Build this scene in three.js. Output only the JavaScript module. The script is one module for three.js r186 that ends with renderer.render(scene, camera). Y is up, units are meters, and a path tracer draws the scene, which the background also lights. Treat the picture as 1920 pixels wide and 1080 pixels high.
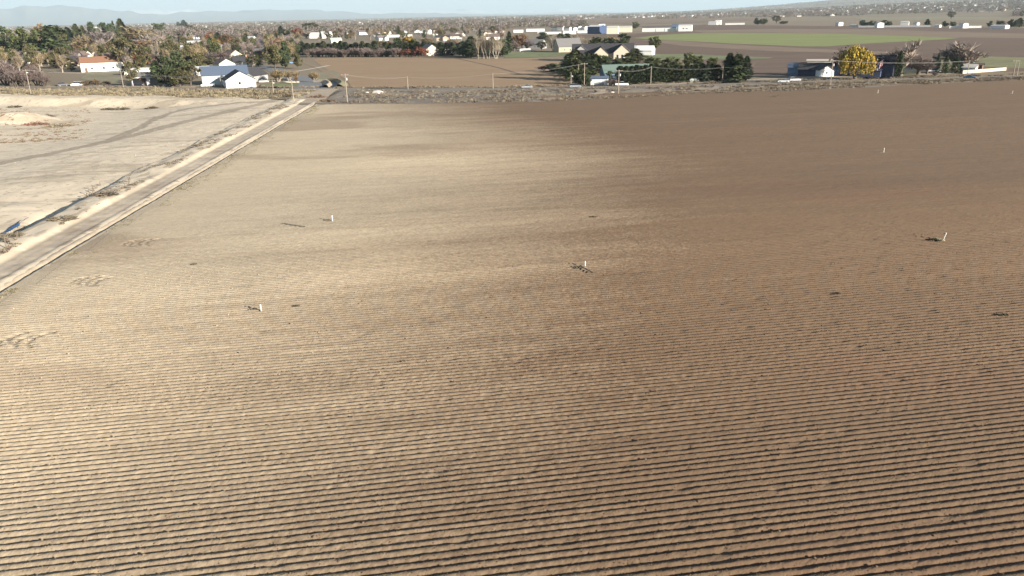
import * as THREE from 'three';
import { mergeGeometries } from 'three/addons/utils/BufferGeometryUtils.js';

// ---------------------------------------------------------------- camera, sky, sun, exposure
const F = 1450, PITCH = Math.atan(513 / F), ROLL = -0.0213, CAM_H = 30;      // a drone 30 m up, pitched down
const scene = new THREE.Scene();
const camera = new THREE.PerspectiveCamera(2 * Math.atan(540 / F) * 180 / Math.PI, 16 / 9, 0.5, 120000);
camera.position.set(0, CAM_H, 0);
camera.rotation.set(-PITCH, 0, ROLL);
camera.updateMatrixWorld();
const renderer = new THREE.WebGLRenderer({ antialias: true });
renderer.toneMapping = THREE.LinearToneMapping;
renderer.toneMappingExposure = 2.55;
renderer.shadowMap.enabled = true;
const RAD = Math.PI / 180, SUN_EL = 15.5 * RAD, SUN_AZ = 127 * RAD;             // azimuth from the view direction, to the right
const sunDir = new THREE.Vector3(Math.sin(SUN_AZ) * Math.cos(SUN_EL), Math.sin(SUN_EL), -Math.cos(SUN_AZ) * Math.cos(SUN_EL));
{
  const W = 512, Hh = 256, d = new Float32Array(W * Hh * 4), v = new THREE.Vector3();
  for (let j = 0; j < Hh; j++) for (let i = 0; i < W; i++) {
    const el = ((j + 0.5) / Hh - 0.5) * Math.PI, az = ((i + 0.5) / W - 0.5) * 2 * Math.PI;
    v.set(Math.cos(el) * Math.cos(az), Math.sin(el), Math.cos(el) * Math.sin(az));
    const t = Math.pow(Math.max(0, Math.sin(el)), 0.24), g = Math.pow(Math.max(0, v.dot(sunDir)), 8) * 0.12;
    const k = (j * W + i) * 4;
    d[k] = 0.44 * (1 - t) + 0.018 * t + g; d[k + 1] = 0.555 * (1 - t) + 0.036 * t + g * 0.92; d[k + 2] = 0.61 * (1 - t) + 0.078 * t + g * 0.8; d[k + 3] = 1;
  }
  const sky = new THREE.DataTexture(d, W, Hh, THREE.RGBAFormat, THREE.FloatType);
  sky.mapping = THREE.EquirectangularReflectionMapping; sky.magFilter = THREE.LinearFilter; sky.minFilter = THREE.LinearFilter; sky.needsUpdate = true;
  scene.background = sky; scene.environment = sky;
}
const sun = new THREE.DirectionalLight(new THREE.Color().setRGB(1, 0.91, 0.78), 5);
sun.position.copy(sunDir).multiplyScalar(900).add(new THREE.Vector3(0, 0, -300));
sun.target.position.set(0, 0, -300); scene.add(sun, sun.target);
sun.castShadow = true; sun.shadow.mapSize.set(4096, 4096);
Object.assign(sun.shadow.camera, { left: -650, right: 650, top: 500, bottom: -500, near: 10, far: 2500 });
scene.fog = new THREE.FogExp2(new THREE.Color().setRGB(0.70, 0.88, 1.0), 4.2e-5);

// ---------------------------------------------------------------- helpers
let seed = 20231;
const rnd = () => { seed |= 0; seed = seed + 0x6D2B79F5 | 0; let t = Math.imul(seed ^ seed >>> 15, 1 | seed); t = t + Math.imul(t ^ t >>> 7, 61 | t) ^ t; return ((t ^ t >>> 14) >>> 0) / 4294967296; };
const rr = (a, b) => a + (b - a) * rnd(), pick = (a) => a[Math.floor(rnd() * a.length)];
const hash = (x, y) => { let h = Math.imul(x, 374761393) + Math.imul(y, 668265263) | 0; h = Math.imul(h ^ h >>> 13, 1274126177); return ((h ^ h >>> 16) >>> 0) / 4294967296; };
function vn(x, y) { const xi = Math.floor(x), yi = Math.floor(y), fx = x - xi, fy = y - yi, u = fx * fx * (3 - 2 * fx), w = fy * fy * (3 - 2 * fy); const a = hash(xi, yi), b = hash(xi + 1, yi), c = hash(xi, yi + 1), e = hash(xi + 1, yi + 1); return a + (b - a) * u + (c - a) * w + (a - b - c + e) * u * w; }
function fbm(x, y, o = 4) { let s = 0, a = 0.5, n = 0; for (let i = 0; i < o; i++) { s += a * vn(x, y); n += a; a *= 0.5; x = x * 2.03 + 17.1; y = y * 2.03 + 9.7; } return s / n; }
const sm = (a, b, x) => { const t = Math.min(1, Math.max(0, (x - a) / (b - a))); return t * t * (3 - 2 * t); };
const mix = (a, b, t) => a + (b - a) * t, clamp = (x, a = 0, b = 1) => Math.min(b, Math.max(a, x));
const M3 = new THREE.Matrix3().setFromMatrix4(camera.matrixWorld).elements;   // columns: right, up, back
const ray = (px, py) => { const a = (px - 960) / F, b = -(py - 540) / F; return [M3[0] * a + M3[3] * b - M3[6], M3[1] * a + M3[4] * b - M3[7], M3[2] * a + M3[5] * b - M3[8]]; };
// survey: where the line of sight of a photo pixel meets level ground at height y
function G(px, py, y = 0) { const d = ray(px, py), t = (y - CAM_H) / d[1]; return { x: d[0] * t, y, z: d[2] * t, mpp: t / F }; }
// real height of something standing at ground point g whose top shows at photo row py
function heightTo(g, py) { const k = (540 - py) / F, a = [g.x, -CAM_H, g.z], dot = (c) => M3[c] * a[0] + M3[c + 1] * a[1] + M3[c + 2] * a[2]; return -(dot(3) + k * dot(6)) / (M3[4] + k * M3[7]); }
function polar(px, D) { const d = ray(px, 27), l = Math.hypot(d[0], d[2]); return { x: d[0] / l * D, z: d[2] / l * D }; }

const used = {};
const numbered = (n) => { used[n] = (used[n] || 0) + 1; return used[n] === 1 ? n : n + '_' + String(used[n] - 1).padStart(3, '0'); };
function tag(o, label, category, group, kind) { o.userData = {}; if (label) o.userData.label = label; if (category) o.userData.category = category; if (group) o.userData.group = group; if (kind) o.userData.kind = kind; return o; }
function thing(name, label, category, x, y, z, turn = 0, group) { const o = new THREE.Group(); o.name = numbered(name); o.position.set(x, y, z); o.rotation.y = turn; scene.add(o); return tag(o, label, category, group); }
function mesh(name, geo, m, parent) { const o = new THREE.Mesh(geo, m); o.name = name; o.castShadow = o.receiveShadow = true; if (parent) parent.add(o); return o; }
function struct(name, geo, m) { const o = mesh(numbered(name), geo, m, scene); o.userData.kind = 'structure'; return o; }
const mats = new Map();
function mat(r, g, b, rough = 0.85, extra) { const k = [r, g, b, rough, JSON.stringify(extra || 0)].join(); if (!mats.has(k)) { const m = new THREE.MeshStandardMaterial({ roughness: rough, ...extra }); m.color.setRGB(r, g, b); mats.set(k, m); } return mats.get(k); }
const leafMat = (rough = 0.9) => { const m = new THREE.MeshPhysicalMaterial({ roughness: rough, vertexColors: true, side: THREE.DoubleSide }); return m; };
const vcMat = new THREE.MeshStandardMaterial({ roughness: 0.92, vertexColors: true, side: THREE.DoubleSide });

class Geo {
  constructor() { this.p = []; this.c = []; this.i = []; this.uv = []; }
  v(x, y, z, c) { this.p.push(x, y, z); if (c) this.c.push(c[0], c[1], c[2]); return this.p.length / 3 - 1; }
  tri(a, b, c) { this.i.push(a, b, c); }
  quad(a, b, c, d) { this.i.push(a, b, c, a, c, d); }
  box(x, y, z, w, h, d, col) {                                                // centre x,z; base y
    const a = w / 2, b = d / 2, P = [[-a, 0, -b], [a, 0, -b], [a, 0, b], [-a, 0, b], [-a, h, -b], [a, h, -b], [a, h, b], [-a, h, b]];
    for (const f of [[0, 1, 2, 3], [7, 6, 5, 4], [3, 2, 6, 7], [1, 0, 4, 5], [2, 1, 5, 6], [0, 3, 7, 4]]) { const q = f.map((n) => this.v(x + P[n][0], y + P[n][1], z + P[n][2], col)); this.quad(...q); }
    return this;
  }
  limb(a, b, ra, rb, n, col) {                                                // tapered stick between two points
    const d = [b[0] - a[0], b[1] - a[1], b[2] - a[2]], l = Math.hypot(...d) || 1e-6; d[0] /= l; d[1] /= l; d[2] /= l;
    const s = Math.abs(d[1]) < 0.9 ? [0, 1, 0] : [1, 0, 0];
    let u = [d[1] * s[2] - d[2] * s[1], d[2] * s[0] - d[0] * s[2], d[0] * s[1] - d[1] * s[0]]; const ul = Math.hypot(...u); u = u.map((x) => x / ul);
    const w = [d[1] * u[2] - d[2] * u[1], d[2] * u[0] - d[0] * u[2], d[0] * u[1] - d[1] * u[0]];
    const st = this.p.length / 3;
    for (const [q, r] of [[a, ra], [b, rb]]) for (let k = 0; k < n; k++) { const t = k / n * 2 * Math.PI, c = Math.cos(t) * r, e = Math.sin(t) * r; this.v(q[0] + u[0] * c + w[0] * e, q[1] + u[1] * c + w[1] * e, q[2] + u[2] * c + w[2] * e, col); }
    for (let k = 0; k < n; k++) this.quad(st + k, st + (k + 1) % n, st + n + (k + 1) % n, st + n + k);
    return this;
  }
  leaf(x, y, z, s, ax, ay, col, asp = 0.6) {                                  // a four-cornered leaf spray: ax turn, ay tilt
    const ca = Math.cos(ax), sa = Math.sin(ax), cy = Math.cos(ay), sy = Math.sin(ay), u = [ca * cy * s, sy * s, sa * cy * s], w = [-sa * s * asp, s * 0.18, ca * s * asp];
    const q = [this.v(x - u[0], y - u[1], z - u[2], col), this.v(x + w[0], y + w[1], z + w[2], col), this.v(x + u[0], y + u[1], z + u[2], col), this.v(x - w[0], y - w[1], z - w[2], col)];
    this.quad(...q);
  }
  twig(a, b, w, col) { const t = rnd() * 6.28; const q = [this.v(a[0] + w * Math.cos(t), a[1], a[2] + w * Math.sin(t), col), this.v(a[0] - w * Math.cos(t), a[1], a[2] - w * Math.sin(t), col), this.v(b[0], b[1], b[2], col)]; this.tri(...q); }
  build() { const g = new THREE.BufferGeometry(); g.setAttribute('position', new THREE.Float32BufferAttribute(this.p, 3)); if (this.c.length) g.setAttribute('color', new THREE.Float32BufferAttribute(this.c, 3)); if (this.uv.length) g.setAttribute('uv', new THREE.Float32BufferAttribute(this.uv, 2)); g.setIndex(this.i); g.computeVertexNormals(); return g; }
}
const toS = (c) => { c = clamp(c); return Math.round(255 * (c <= 0.0031308 ? 12.92 * c : 1.055 * Math.pow(c, 1 / 2.4) - 0.055)); };
function colourMap(n, f) { const d = new Uint8Array(n * n * 4); for (let j = 0; j < n; j++) for (let i = 0; i < n; i++) { const c = f((i + 0.5) / n, (j + 0.5) / n), k = (j * n + i) * 4; d[k] = toS(c[0]); d[k + 1] = toS(c[1]); d[k + 2] = toS(c[2]); d[k + 3] = 255; } const t = new THREE.DataTexture(d, n, n); t.colorSpace = THREE.SRGBColorSpace; t.magFilter = THREE.LinearFilter; t.minFilter = THREE.LinearMipmapLinearFilter; t.generateMipmaps = true; t.wrapS = t.wrapT = THREE.RepeatWrapping; t.needsUpdate = true; return t; }
// seamless soil / grass / asphalt tiles: two colours mixed by layered noise that wraps round
function tile(n, a, b, { fine = 60, grain = 0.3, stretch = 1 } = {}) {
  const wrap = (u, v, k, s) => { const p = k; const x = u * p, y = v * p * s, X = x % p, Y = y % (p * s), f1 = X / p, f2 = Y / (p * s); return vn(X, Y) * (1 - f1) * (1 - f2) + vn(X - p, Y) * f1 * (1 - f2) + vn(X, Y - p * s) * (1 - f1) * f2 + vn(X - p, Y - p * s) * f1 * f2; };
  return colourMap(n, (u, v) => { let t = wrap(u, v, 4, stretch) * 0.3 + wrap(u, v, 11, stretch) * 0.25 + wrap(u, v, 29, stretch) * 0.25 + wrap(u, v, fine, stretch) * 0.2; t = clamp((t - 0.5) * 2.6 + 0.5 + (rnd() - 0.5) * grain); return [mix(a[0], b[0], t), mix(a[1], b[1], t), mix(a[2], b[2], t)]; });
}
function tiled(tex, metres) { return new THREE.MeshStandardMaterial({ map: (tex.repeat.set(1 / metres, 1 / metres), tex), roughness: 0.95 }); }
// flat polygon on the ground, uv in metres
function sheet(name, pts, m, y, kind = 'structure') {
  const sh = new THREE.Shape(pts.map((p) => new THREE.Vector2(p.x, -p.z))), g = new THREE.ShapeGeometry(sh); g.rotateX(-Math.PI / 2); g.translate(0, y, 0);
  const o = struct(name, g, m); o.userData.kind = kind; return o;
}
// ribbon along a centre line
function ribbon(pts, half, y, step = 6) {
  const c = new THREE.CatmullRomCurve3(pts.map((p) => new THREE.Vector3(p.x, 0, p.z)), false, 'centripetal'), n = Math.max(2, Math.ceil(c.getLength() / step)), g = new Geo();
  for (let i = 0; i <= n; i++) { const p = c.getPointAt(i / n), t = c.getTangentAt(i / n), nx = -t.z, nz = t.x, hw = typeof half === 'function' ? half(i / n) : half; for (const s of [-1, 1]) { g.v(p.x + nx * s * hw, y, p.z + nz * s * hw); g.uv.push(s * hw, i / n * c.getLength()); } if (i) { const k = i * 2; g.quad(k - 2, k, k + 1, k - 1); } }
  return g.build();
}
// cross-section extruded along a centre line; section = [[across, height], ...]
function extrudeAlong(pts, section, step = 4, jig = 0) {
  const c = new THREE.CatmullRomCurve3(pts.map((p) => new THREE.Vector3(p.x, p.y || 0, p.z)), false, 'centripetal'), n = Math.max(2, Math.ceil(c.getLength() / step)), g = new Geo(), m = section.length;
  for (let i = 0; i <= n; i++) { const p = c.getPointAt(i / n), t = c.getTangentAt(i / n), nx = -t.z, nz = t.x; section.forEach(([a, h], k) => { const q = (k && k < m - 1) ? jig : 0; const aa = a + (rnd() - 0.5) * q; g.v(p.x + nx * aa, p.y + h + (rnd() - 0.5) * q * 0.7, p.z + nz * aa); g.uv.push(a, i / n * c.getLength()); }); if (i) for (let k = 0; k < m - 1; k++) { const a = (i - 1) * m + k, b = i * m + k; g.quad(a, b, b + 1, a + 1); } }
  return g.build();
}
// ---------------------------------------------------------------- the land
const roadPx = [[-500, 166], [-200, 164], [0, 164], [300, 165.3], [640, 168], [960, 166], [1280, 160], [1600, 151.5], [1850, 145], [2250, 137]];
const roadPts = roadPx.map(([x, y]) => G(x, y));
const roadZ = (x) => { for (let i = 1; i < roadPts.length; i++) if (x < roadPts[i].x) { const a = roadPts[i - 1], b = roadPts[i]; return mix(a.z, b.z, clamp((x - a.x) / (b.x - a.x))); } return roadPts[roadPts.length - 1].z; };
// far away on the right the valley floor rises to bare hills
function landH(x, z) { const D = Math.hypot(x, z), az = Math.atan2(x, -z) / RAD, s = sm(8, 37, az) * sm(110, 60, az); return s * (62 * sm(2600, 7000, D) + 230 * sm(7200, 14500, D) * (0.75 + 0.5 * fbm(x / 1900 + 40, z / 1900, 3))); }
{
  const g = new Geo(), az = [], R = [];
  for (let a = -180; a < -66; a += 12) az.push(a); for (let a = -66; a < 66; a += 1.5) az.push(a); for (let a = 66; a <= 180; a += 12) az.push(a);
  for (let r = 60; r < 700; r *= 1.12) R.push(r); for (let r = 700; r < 16000; r *= 1.09) R.push(r); R.push(17000, 20000, 26000, 36000, 50000, 70000);
  const col = (x, z, D) => { const n = fbm(x / 160, z / 160, 4); return [0.16 + 0.09 * n, 0.125 + 0.065 * n, 0.08 + 0.04 * n]; };
  R.forEach((r, j) => az.forEach((a0, i) => {
    const a = a0 * RAD, back = Math.abs(a0) > 75 ? Math.min(r, 2500 + r * 0.01) : r, x = Math.sin(a) * back, z = -Math.cos(a) * back, D = Math.hypot(x, z);
    const inner = sm(-2, 4, z - (roadZ(x) + 7)) * (D < 620 ? 1 : sm(800, 620, D));     // under the field and the pit the sheet dips out of the way
    g.v(x, landH(x, z) - 0.06 - 9 * inner, z, col(x, z, D));
    if (i && j) { const n = az.length, k = j * n + i; g.quad(k - n - 1, k - n, k, k - 1); }
  }));
  const nn = az.length; g.v(0, -9, 0, [0.2, 0.16, 0.12]); const c0 = g.p.length / 3 - 1; for (let i = 1; i < nn; i++) g.tri(c0, i, i - 1);
  struct('ground', g.build(), new THREE.MeshStandardMaterial({ vertexColors: true, roughness: 1, side: THREE.DoubleSide }));
}
{ // treeless sagebrush hills on the right, behind the town
  const g = new Geo(), na = 90, nr = 40; for (let j = 0; j <= nr; j++) for (let i = 0; i <= na; i++) { const a = mix(9, 62, i / na) * RAD, edge = 7300 + 1500 * (fbm(i * 0.21, 4, 3) - 0.5), D = mix(edge, 15500, j / nr), x = Math.sin(a) * D, z = -Math.cos(a) * D, n = 0.8 + 0.45 * fbm(x / 500, z / 500, 4); g.v(x, landH(x, z) + (j ? 2 : -3), z, [0.26 * n, 0.225 * n, 0.175 * n]); if (i && j) { const w = na + 1, k = j * w + i; g.quad(k - w - 1, k - w, k, k - 1); } }
  struct('sagebrush_hills', g.build(), vcMat);
}
// mountains beyond the valley, the ridge line at its real distance and height
function range(name, D, front, prof, colour, rough, snow) {
  const g = new Geo(), N = 170, rows = [[-front, 0], [-front * 0.62, 0.22], [-front * 0.36, 0.5], [-front * 0.15, 0.8], [0, 1], [front * 0.4, 0.45], [front, 0]];
  const x0 = prof[0][0], x1 = prof[prof.length - 1][0];
  for (let i = 0; i <= N; i++) {
    const px = mix(x0, x1, i / N); let k = 1; while (k < prof.length - 1 && prof[k][0] < px) k++;
    const t = clamp((px - prof[k - 1][0]) / (prof[k][0] - prof[k - 1][0])), py = mix(prof[k - 1][1], prof[k][1], t * t * (3 - 2 * t));
    const p = polar(px, D), h = heightTo({ x: p.x, z: p.z }, py) + (fbm(i * 0.5, D, 3) - 0.5) * rough;
    rows.forEach(([dd, f], j) => { const q = polar(px, D + dd + (fbm(i * 0.33 + 9, j * 1.7, 3) - 0.5) * front * 0.5), hh = Math.max(-20, h * f * (0.86 + 0.28 * fbm(i * 0.4 + j * 5.3, j, 3)) * (j === 4 ? 1 / (0.86 + 0.28 * fbm(i * 0.4 + j * 5.3, j, 3)) : 1)) - 10; g.v(q.x, hh, q.z, snow && f > 0.45 ? [0.8, 0.8, 0.82] : colour); if (i && j) { const m = rows.length, a = i * m + j; g.quad(a - m - 1, a - 1, a, a - m); } });
  }
  struct(name, g.build(), vcMat);
}
range('mountains', 40000, 8000, [[-420, 22], [-150, 14], [0, 16], [20, 15], [55, 9.5], [85, 11], [112, 8], [140, 10.5], [180, 16], [230, 20], [275, 25], [310, 27], [345, 21], [375, 21], [430, 20.5], [500, 18], [560, 17.5], [585, 17], [620, 21], [700, 24.5], [800, 24], [900, 26], [1040, 27]], [0.15, 0.135, 0.115], 100);
range('snowy_mountains', 62000, 6000, [[200, 26], [232, 19], [250, 16.5], [262, 17.5], [285, 15.5], [296, 17], [318, 19], [352, 17], [380, 18], [420, 22], [640, 24], [700, 19.5], [745, 20.5], [790, 15.5], [820, 18], [880, 17], [930, 20], [1000, 20], [1060, 16.5], [1120, 18.5], [1200, 24], [1300, 26]], [0.2, 0.2, 0.2], 120, true);

// ---------------------------------------------------------------- the ploughed field in front
const RA = 80.7 * RAD, ax = Math.sin(RA), az = -Math.cos(RA), nx = -Math.cos(RA), nz = -Math.sin(RA), ROW = 0.66;   // rows run along a, v counts away from the camera
const ditchX = (z) => -61.4 + (z + 87.8) * 0.0498;
const farPts = [[-69.5, -293], [-30, -289], [16.9, -286.4], [69.9, -298.5], [135.9, -312], [212.7, -331], [330, -362]];
const farZ = (x) => { for (let i = 1; i < farPts.length; i++) if (x < farPts[i][0]) { const a = farPts[i - 1], b = farPts[i]; return mix(a[1], b[1], clamp((x - a[0]) / (b[0] - a[0]))); } return -362; };
// curved tractor ruts at the headland: centre and radius in metres
const ruts = []; for (const [px, py] of [[256, 458], [160, 530], [28, 640]]) { const c = G(px, py); for (let k = 0; k < 4; k++) ruts.push([c.x - 1.6 + k * 1.05 + rr(-0.3, 0.3), c.z - 0.6 + rr(-0.6, 0.6), rr(1.1, 1.8)]); }
const rutAt = (x, z) => { let m = 9; for (const [cx, cz, r] of ruts) { const dx = x - cx - r * 0.9, dz = z - cz; if (Math.abs(dx) < 4 && Math.abs(dz) < 4 && dx < -0.3) m = Math.min(m, Math.abs(Math.hypot(dx, dz * 0.9) - r)); } return m; };
function soilH(u, v, fine) {
  const x = u * ax + v * nx, z = u * az + v * nz, vw = v + 0.16 * (fbm(u / 22, Math.floor(v / ROW / 8) * 3.7, 2) - 0.5), fr = vw / ROW - Math.floor(vw / ROW), row = Math.round(vw / ROW);
  let d = Math.min(fr, 1 - fr) * ROW; const ragged = fine * (vn(u * 2.6 + row * 13.7, row * 3.3) - 0.5) * 0.06 + fine * (vn(u * 7.3 + row * 5.1, row * 7.3 + 50) - 0.5) * 0.075;
  const low = fbm(x / 34 + 5, z / 34, 3), worn = sm(52, 100, v + 10 * (low - 0.5)) * sm(10, -40, x + 30 * (low - 0.5)), gap = vn(u * 0.55 + row * 31.7, row * 1.9);
  let A = 0.17 * (0.72 + 0.5 * low) * (1 - 0.62 * worn) * (1 - 0.62 * sm(72, 125, v + 14 * (low - 0.5))) * (0.82 + 0.36 * hash(row, 77)) * (1 - 0.4 * sm(0.74, 0.95, gap));
  A *= sm(2.0, 5, x - ditchX(z)) * 0.95 + 0.05;
  const prof = sm(0.0, 0.235, d + ragged), clod = fine * (0.3 * vn(u * 5.5, v * 6.5) + 0.7 * hash(Math.round(u * 40), Math.round(v * 40)) - 0.5) * 0.042 * (0.4 + prof * 0.6);
  let h = A * prof + 0.02 * sm(0.15, 0.33, d) + clod + 0.35 * (fbm(x / 60, z / 60, 2) - 0.5);
  const r = rutAt(x, z); if (r < 0.55) h -= 0.11 * sm(0.4, 0.1, r);
  return h;
}
const FX0 = -90, FX1 = 330, FZ0 = 60, FZ1 = -370;                              // extent of the soil map, metres
const litTrendAt = (x, z) => sm(40, -66, x + (z > -165 ? (z + 100) * 0.26 : -17 + (-165 - z) * 0.34));                // sideways fall of sunlit brightness, put into the soil colour
const soilMap = colourMap(2048, (s, t) => {
  const x = mix(FX0, FX1, s), z = mix(FZ0, FZ1, t), u = x * ax + z * az, v = x * nx + z * nz;
  // pale-to-brown trend: mostly sunlit brightness painted into the colour, partly paler silt; ragged blotches
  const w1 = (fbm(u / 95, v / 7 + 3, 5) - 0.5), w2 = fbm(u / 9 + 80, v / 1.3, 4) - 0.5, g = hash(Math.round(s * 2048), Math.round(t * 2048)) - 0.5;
  const lie = litTrendAt(x, z) + 0.3 * sm(9, 2, x - ditchX(z) + 5 * w2);
  const dry = clamp((lie - 0.5 + w1 * 0.2 + w2 * 0.16 + g * 0.14) * 1.25 + 0.5);  // pale share: painted brightness as well as dry silt
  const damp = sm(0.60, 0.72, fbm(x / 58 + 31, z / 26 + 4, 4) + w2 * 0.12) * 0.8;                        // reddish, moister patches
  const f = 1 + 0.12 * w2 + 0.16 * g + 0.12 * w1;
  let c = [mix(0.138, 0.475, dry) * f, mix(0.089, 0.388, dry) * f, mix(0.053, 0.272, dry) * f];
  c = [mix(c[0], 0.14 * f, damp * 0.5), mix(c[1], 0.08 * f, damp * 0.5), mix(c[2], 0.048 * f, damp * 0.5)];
  const r = rutAt(x, z); if (r < 0.2 && g > -0.2) c = c.map((q) => q * 0.6);
  return c;
});
const crumbs = (() => { const n = 512, d = new Uint8Array(n * n * 4); for (let j = 0; j < n; j++) for (let i = 0; i < n; i++) { const a = vn((i * 40 / n) % 40, (j * 40 / n) % 40), b = vn(i * 100 / n + 50, j * 100 / n), e = Math.min(1, Math.min(i, j, n - i, n - j) / 12), q = Math.round(255 * clamp(mix(0.5, 0.55 * a + 0.35 * b + 0.15 * rnd(), e))); d.set([q, q, q, 255], (j * n + i) * 4); } const t = new THREE.DataTexture(d, n, n); t.magFilter = THREE.LinearFilter; t.wrapS = t.wrapT = THREE.RepeatWrapping; t.repeat.set(105, 107); t.needsUpdate = true; return t; })();
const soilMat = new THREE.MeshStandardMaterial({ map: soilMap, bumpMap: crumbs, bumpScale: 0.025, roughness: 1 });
const soilUV = (x, z) => [(x - FX0) / (FX1 - FX0), (z - FZ0) / (FZ1 - FZ0)];
const field = new THREE.Group(); field.name = 'ploughed_field'; field.userData.kind = 'structure'; scene.add(field);
{
  // span of a row: from the headland by the ditch to well outside the picture on the right
  const span = (v) => {
    let lo = 1e9, hi = -1e9; for (let u = -130; u < 330; u += 1.5) { const x = u * ax + v * nx, z = u * az + v * nz; if (x < ditchX(z) + 1.7 || z < farZ(x) || x > 40 + 0.70 * Math.max(0, -z)) continue; lo = Math.min(lo, u); hi = Math.max(hi, u); }
    return lo < hi ? [lo, hi] : null;
  };
  const grid = (v0, v1, nv, du, fine, name) => {
    const g = new Geo(), s0 = span(v0), s1 = span(v1); const a = s0 || s1, b = s1 || s0; if (!a) return null;
    const lo0 = a[0], lo1 = b[0], hi0 = a[1], hi1 = b[1], n = Math.ceil(Math.max(hi0 - lo0, hi1 - lo1) / du);
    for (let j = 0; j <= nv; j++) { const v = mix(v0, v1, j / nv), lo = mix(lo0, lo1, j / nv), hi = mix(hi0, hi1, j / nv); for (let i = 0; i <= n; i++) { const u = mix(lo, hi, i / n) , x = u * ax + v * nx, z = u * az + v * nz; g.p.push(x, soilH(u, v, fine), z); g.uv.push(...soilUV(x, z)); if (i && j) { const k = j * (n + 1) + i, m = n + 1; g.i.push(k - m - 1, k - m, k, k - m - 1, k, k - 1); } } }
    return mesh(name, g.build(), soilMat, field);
  };
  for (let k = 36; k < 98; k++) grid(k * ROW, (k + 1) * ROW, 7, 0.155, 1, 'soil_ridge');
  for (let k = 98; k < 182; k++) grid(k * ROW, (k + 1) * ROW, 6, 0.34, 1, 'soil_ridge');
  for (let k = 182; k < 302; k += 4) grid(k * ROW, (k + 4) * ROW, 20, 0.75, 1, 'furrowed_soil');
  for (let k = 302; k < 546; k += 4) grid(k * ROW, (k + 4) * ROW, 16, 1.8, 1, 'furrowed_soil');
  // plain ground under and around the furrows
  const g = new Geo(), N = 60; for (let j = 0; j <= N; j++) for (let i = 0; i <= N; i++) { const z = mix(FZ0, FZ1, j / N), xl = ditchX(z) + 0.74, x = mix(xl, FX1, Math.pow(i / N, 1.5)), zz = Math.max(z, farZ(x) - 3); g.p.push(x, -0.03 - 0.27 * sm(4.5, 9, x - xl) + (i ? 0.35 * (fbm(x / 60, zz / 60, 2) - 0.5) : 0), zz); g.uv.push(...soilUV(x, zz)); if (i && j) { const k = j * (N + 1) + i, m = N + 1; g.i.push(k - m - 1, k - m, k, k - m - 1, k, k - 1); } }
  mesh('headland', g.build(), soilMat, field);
}
// ---------------------------------------------------------------- dirt track, lined ditch and the sand pit on the left
const PX0 = -340, PX1 = -58, PZ0 = 10, PZ1 = -390;
const pitFarZ = (x) => { const P = [[-420, -422], [-232, -364], [-147, -336.5], [-91, -316], [-70, -303], [-60, -301]]; for (let i = 1; i < P.length; i++) if (x < P[i][0]) { const a = P[i - 1], b = P[i]; return mix(a[1], b[1], clamp((x - a[0]) / (b[0] - a[0]))); } return -301; };
const curveXZ = (px, y) => new THREE.CatmullRomCurve3(px.map(([a, b]) => { const g = G(a, b, y); return new THREE.Vector3(g.x, 0, g.z); })).getPoints(60);
const pitRoads = [[curveXZ([[-150, 345], [0, 303], [130, 282], [250, 258], [330, 238], [430, 215], [525, 193]], -1.6), 3.4], [curveXZ([[215, 262], [262, 240], [300, 218], [350, 204], [430, 199], [505, 198]], -1.4), 2.6]];
const near2 = (pts, x, z) => { let m = 1e9; for (const p of pts) { const d = (p.x - x) ** 2 + (p.z - z) ** 2; if (d < m) m = d; } return Math.sqrt(m); };
function pitH(x, z) {
  const t = ditchX(z) - x, n = fbm(x / 9, z / 9, 4) - 0.5, f = fbm(x / 2.2, z / 2.2, 3) - 0.5;
  const track = 0.08 * sm(0.4, 2.2, t) - 0.16 * sm(2.0, 2.8, t) * sm(7.2, 6.4, t) + 0.05 * Math.abs(Math.sin((t - 2.4) * 1.5)) * sm(2, 3, t) * sm(7, 6, t);
  const berm = sm(6.2, 8, t) * sm(14.2, 11, t) * (0.35 + 0.7 * n) + sm(0.6, 1.4, t) * sm(2.6, 1.6, t) * 0.1 * (1 + 2 * n);
  const deep = mix(0.3, 3.4, sm(-165, -112, z)) + 0.2 * n, wide = sm(22, 85, t) * 3.3 * sm(-60, -100, z);
  const edge = 14.4 + 1.6 * (fbm(z / 14, 3, 3) - 0.5) - 2.2 * sm(-175, -120, z);
  let h = mix(track + berm, -deep - wide * 0.85, sm(edge, edge + mix(0.9, 2.6, sm(-185, -118, z)), t));
  // the far and left face is an embankment that climbs back to road level
  const far = z - pitFarZ(x), wall = sm(15, 8, far + 5 * (fbm(x / 16, 7, 3) - 0.5)) * sm(16, 30, t); h = mix(h, 0.15 + 0.3 * n, wall);
  const heap = G(28, 222, -2), hd = Math.hypot((x - heap.x) / 1.6, z - heap.z); h += 3.4 * sm(13, 1, hd + 4 * n) * sm(16, 30, t);          // spoil heap by the wall
  const slab = sm(24, 14, Math.hypot((x + 100) / 1.1, (z + 128) / 0.7) + 5 * n) * sm(17, 20, t); h += 0.9 * slab;
  return h + (0.25 * n + 0.16 * f) * sm(8, 15, t) + 0.12 * f * sm(0.9, 1.5, t) + (sm(15, 17, t) ? 0 : 0.1 * n);
}
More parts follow.
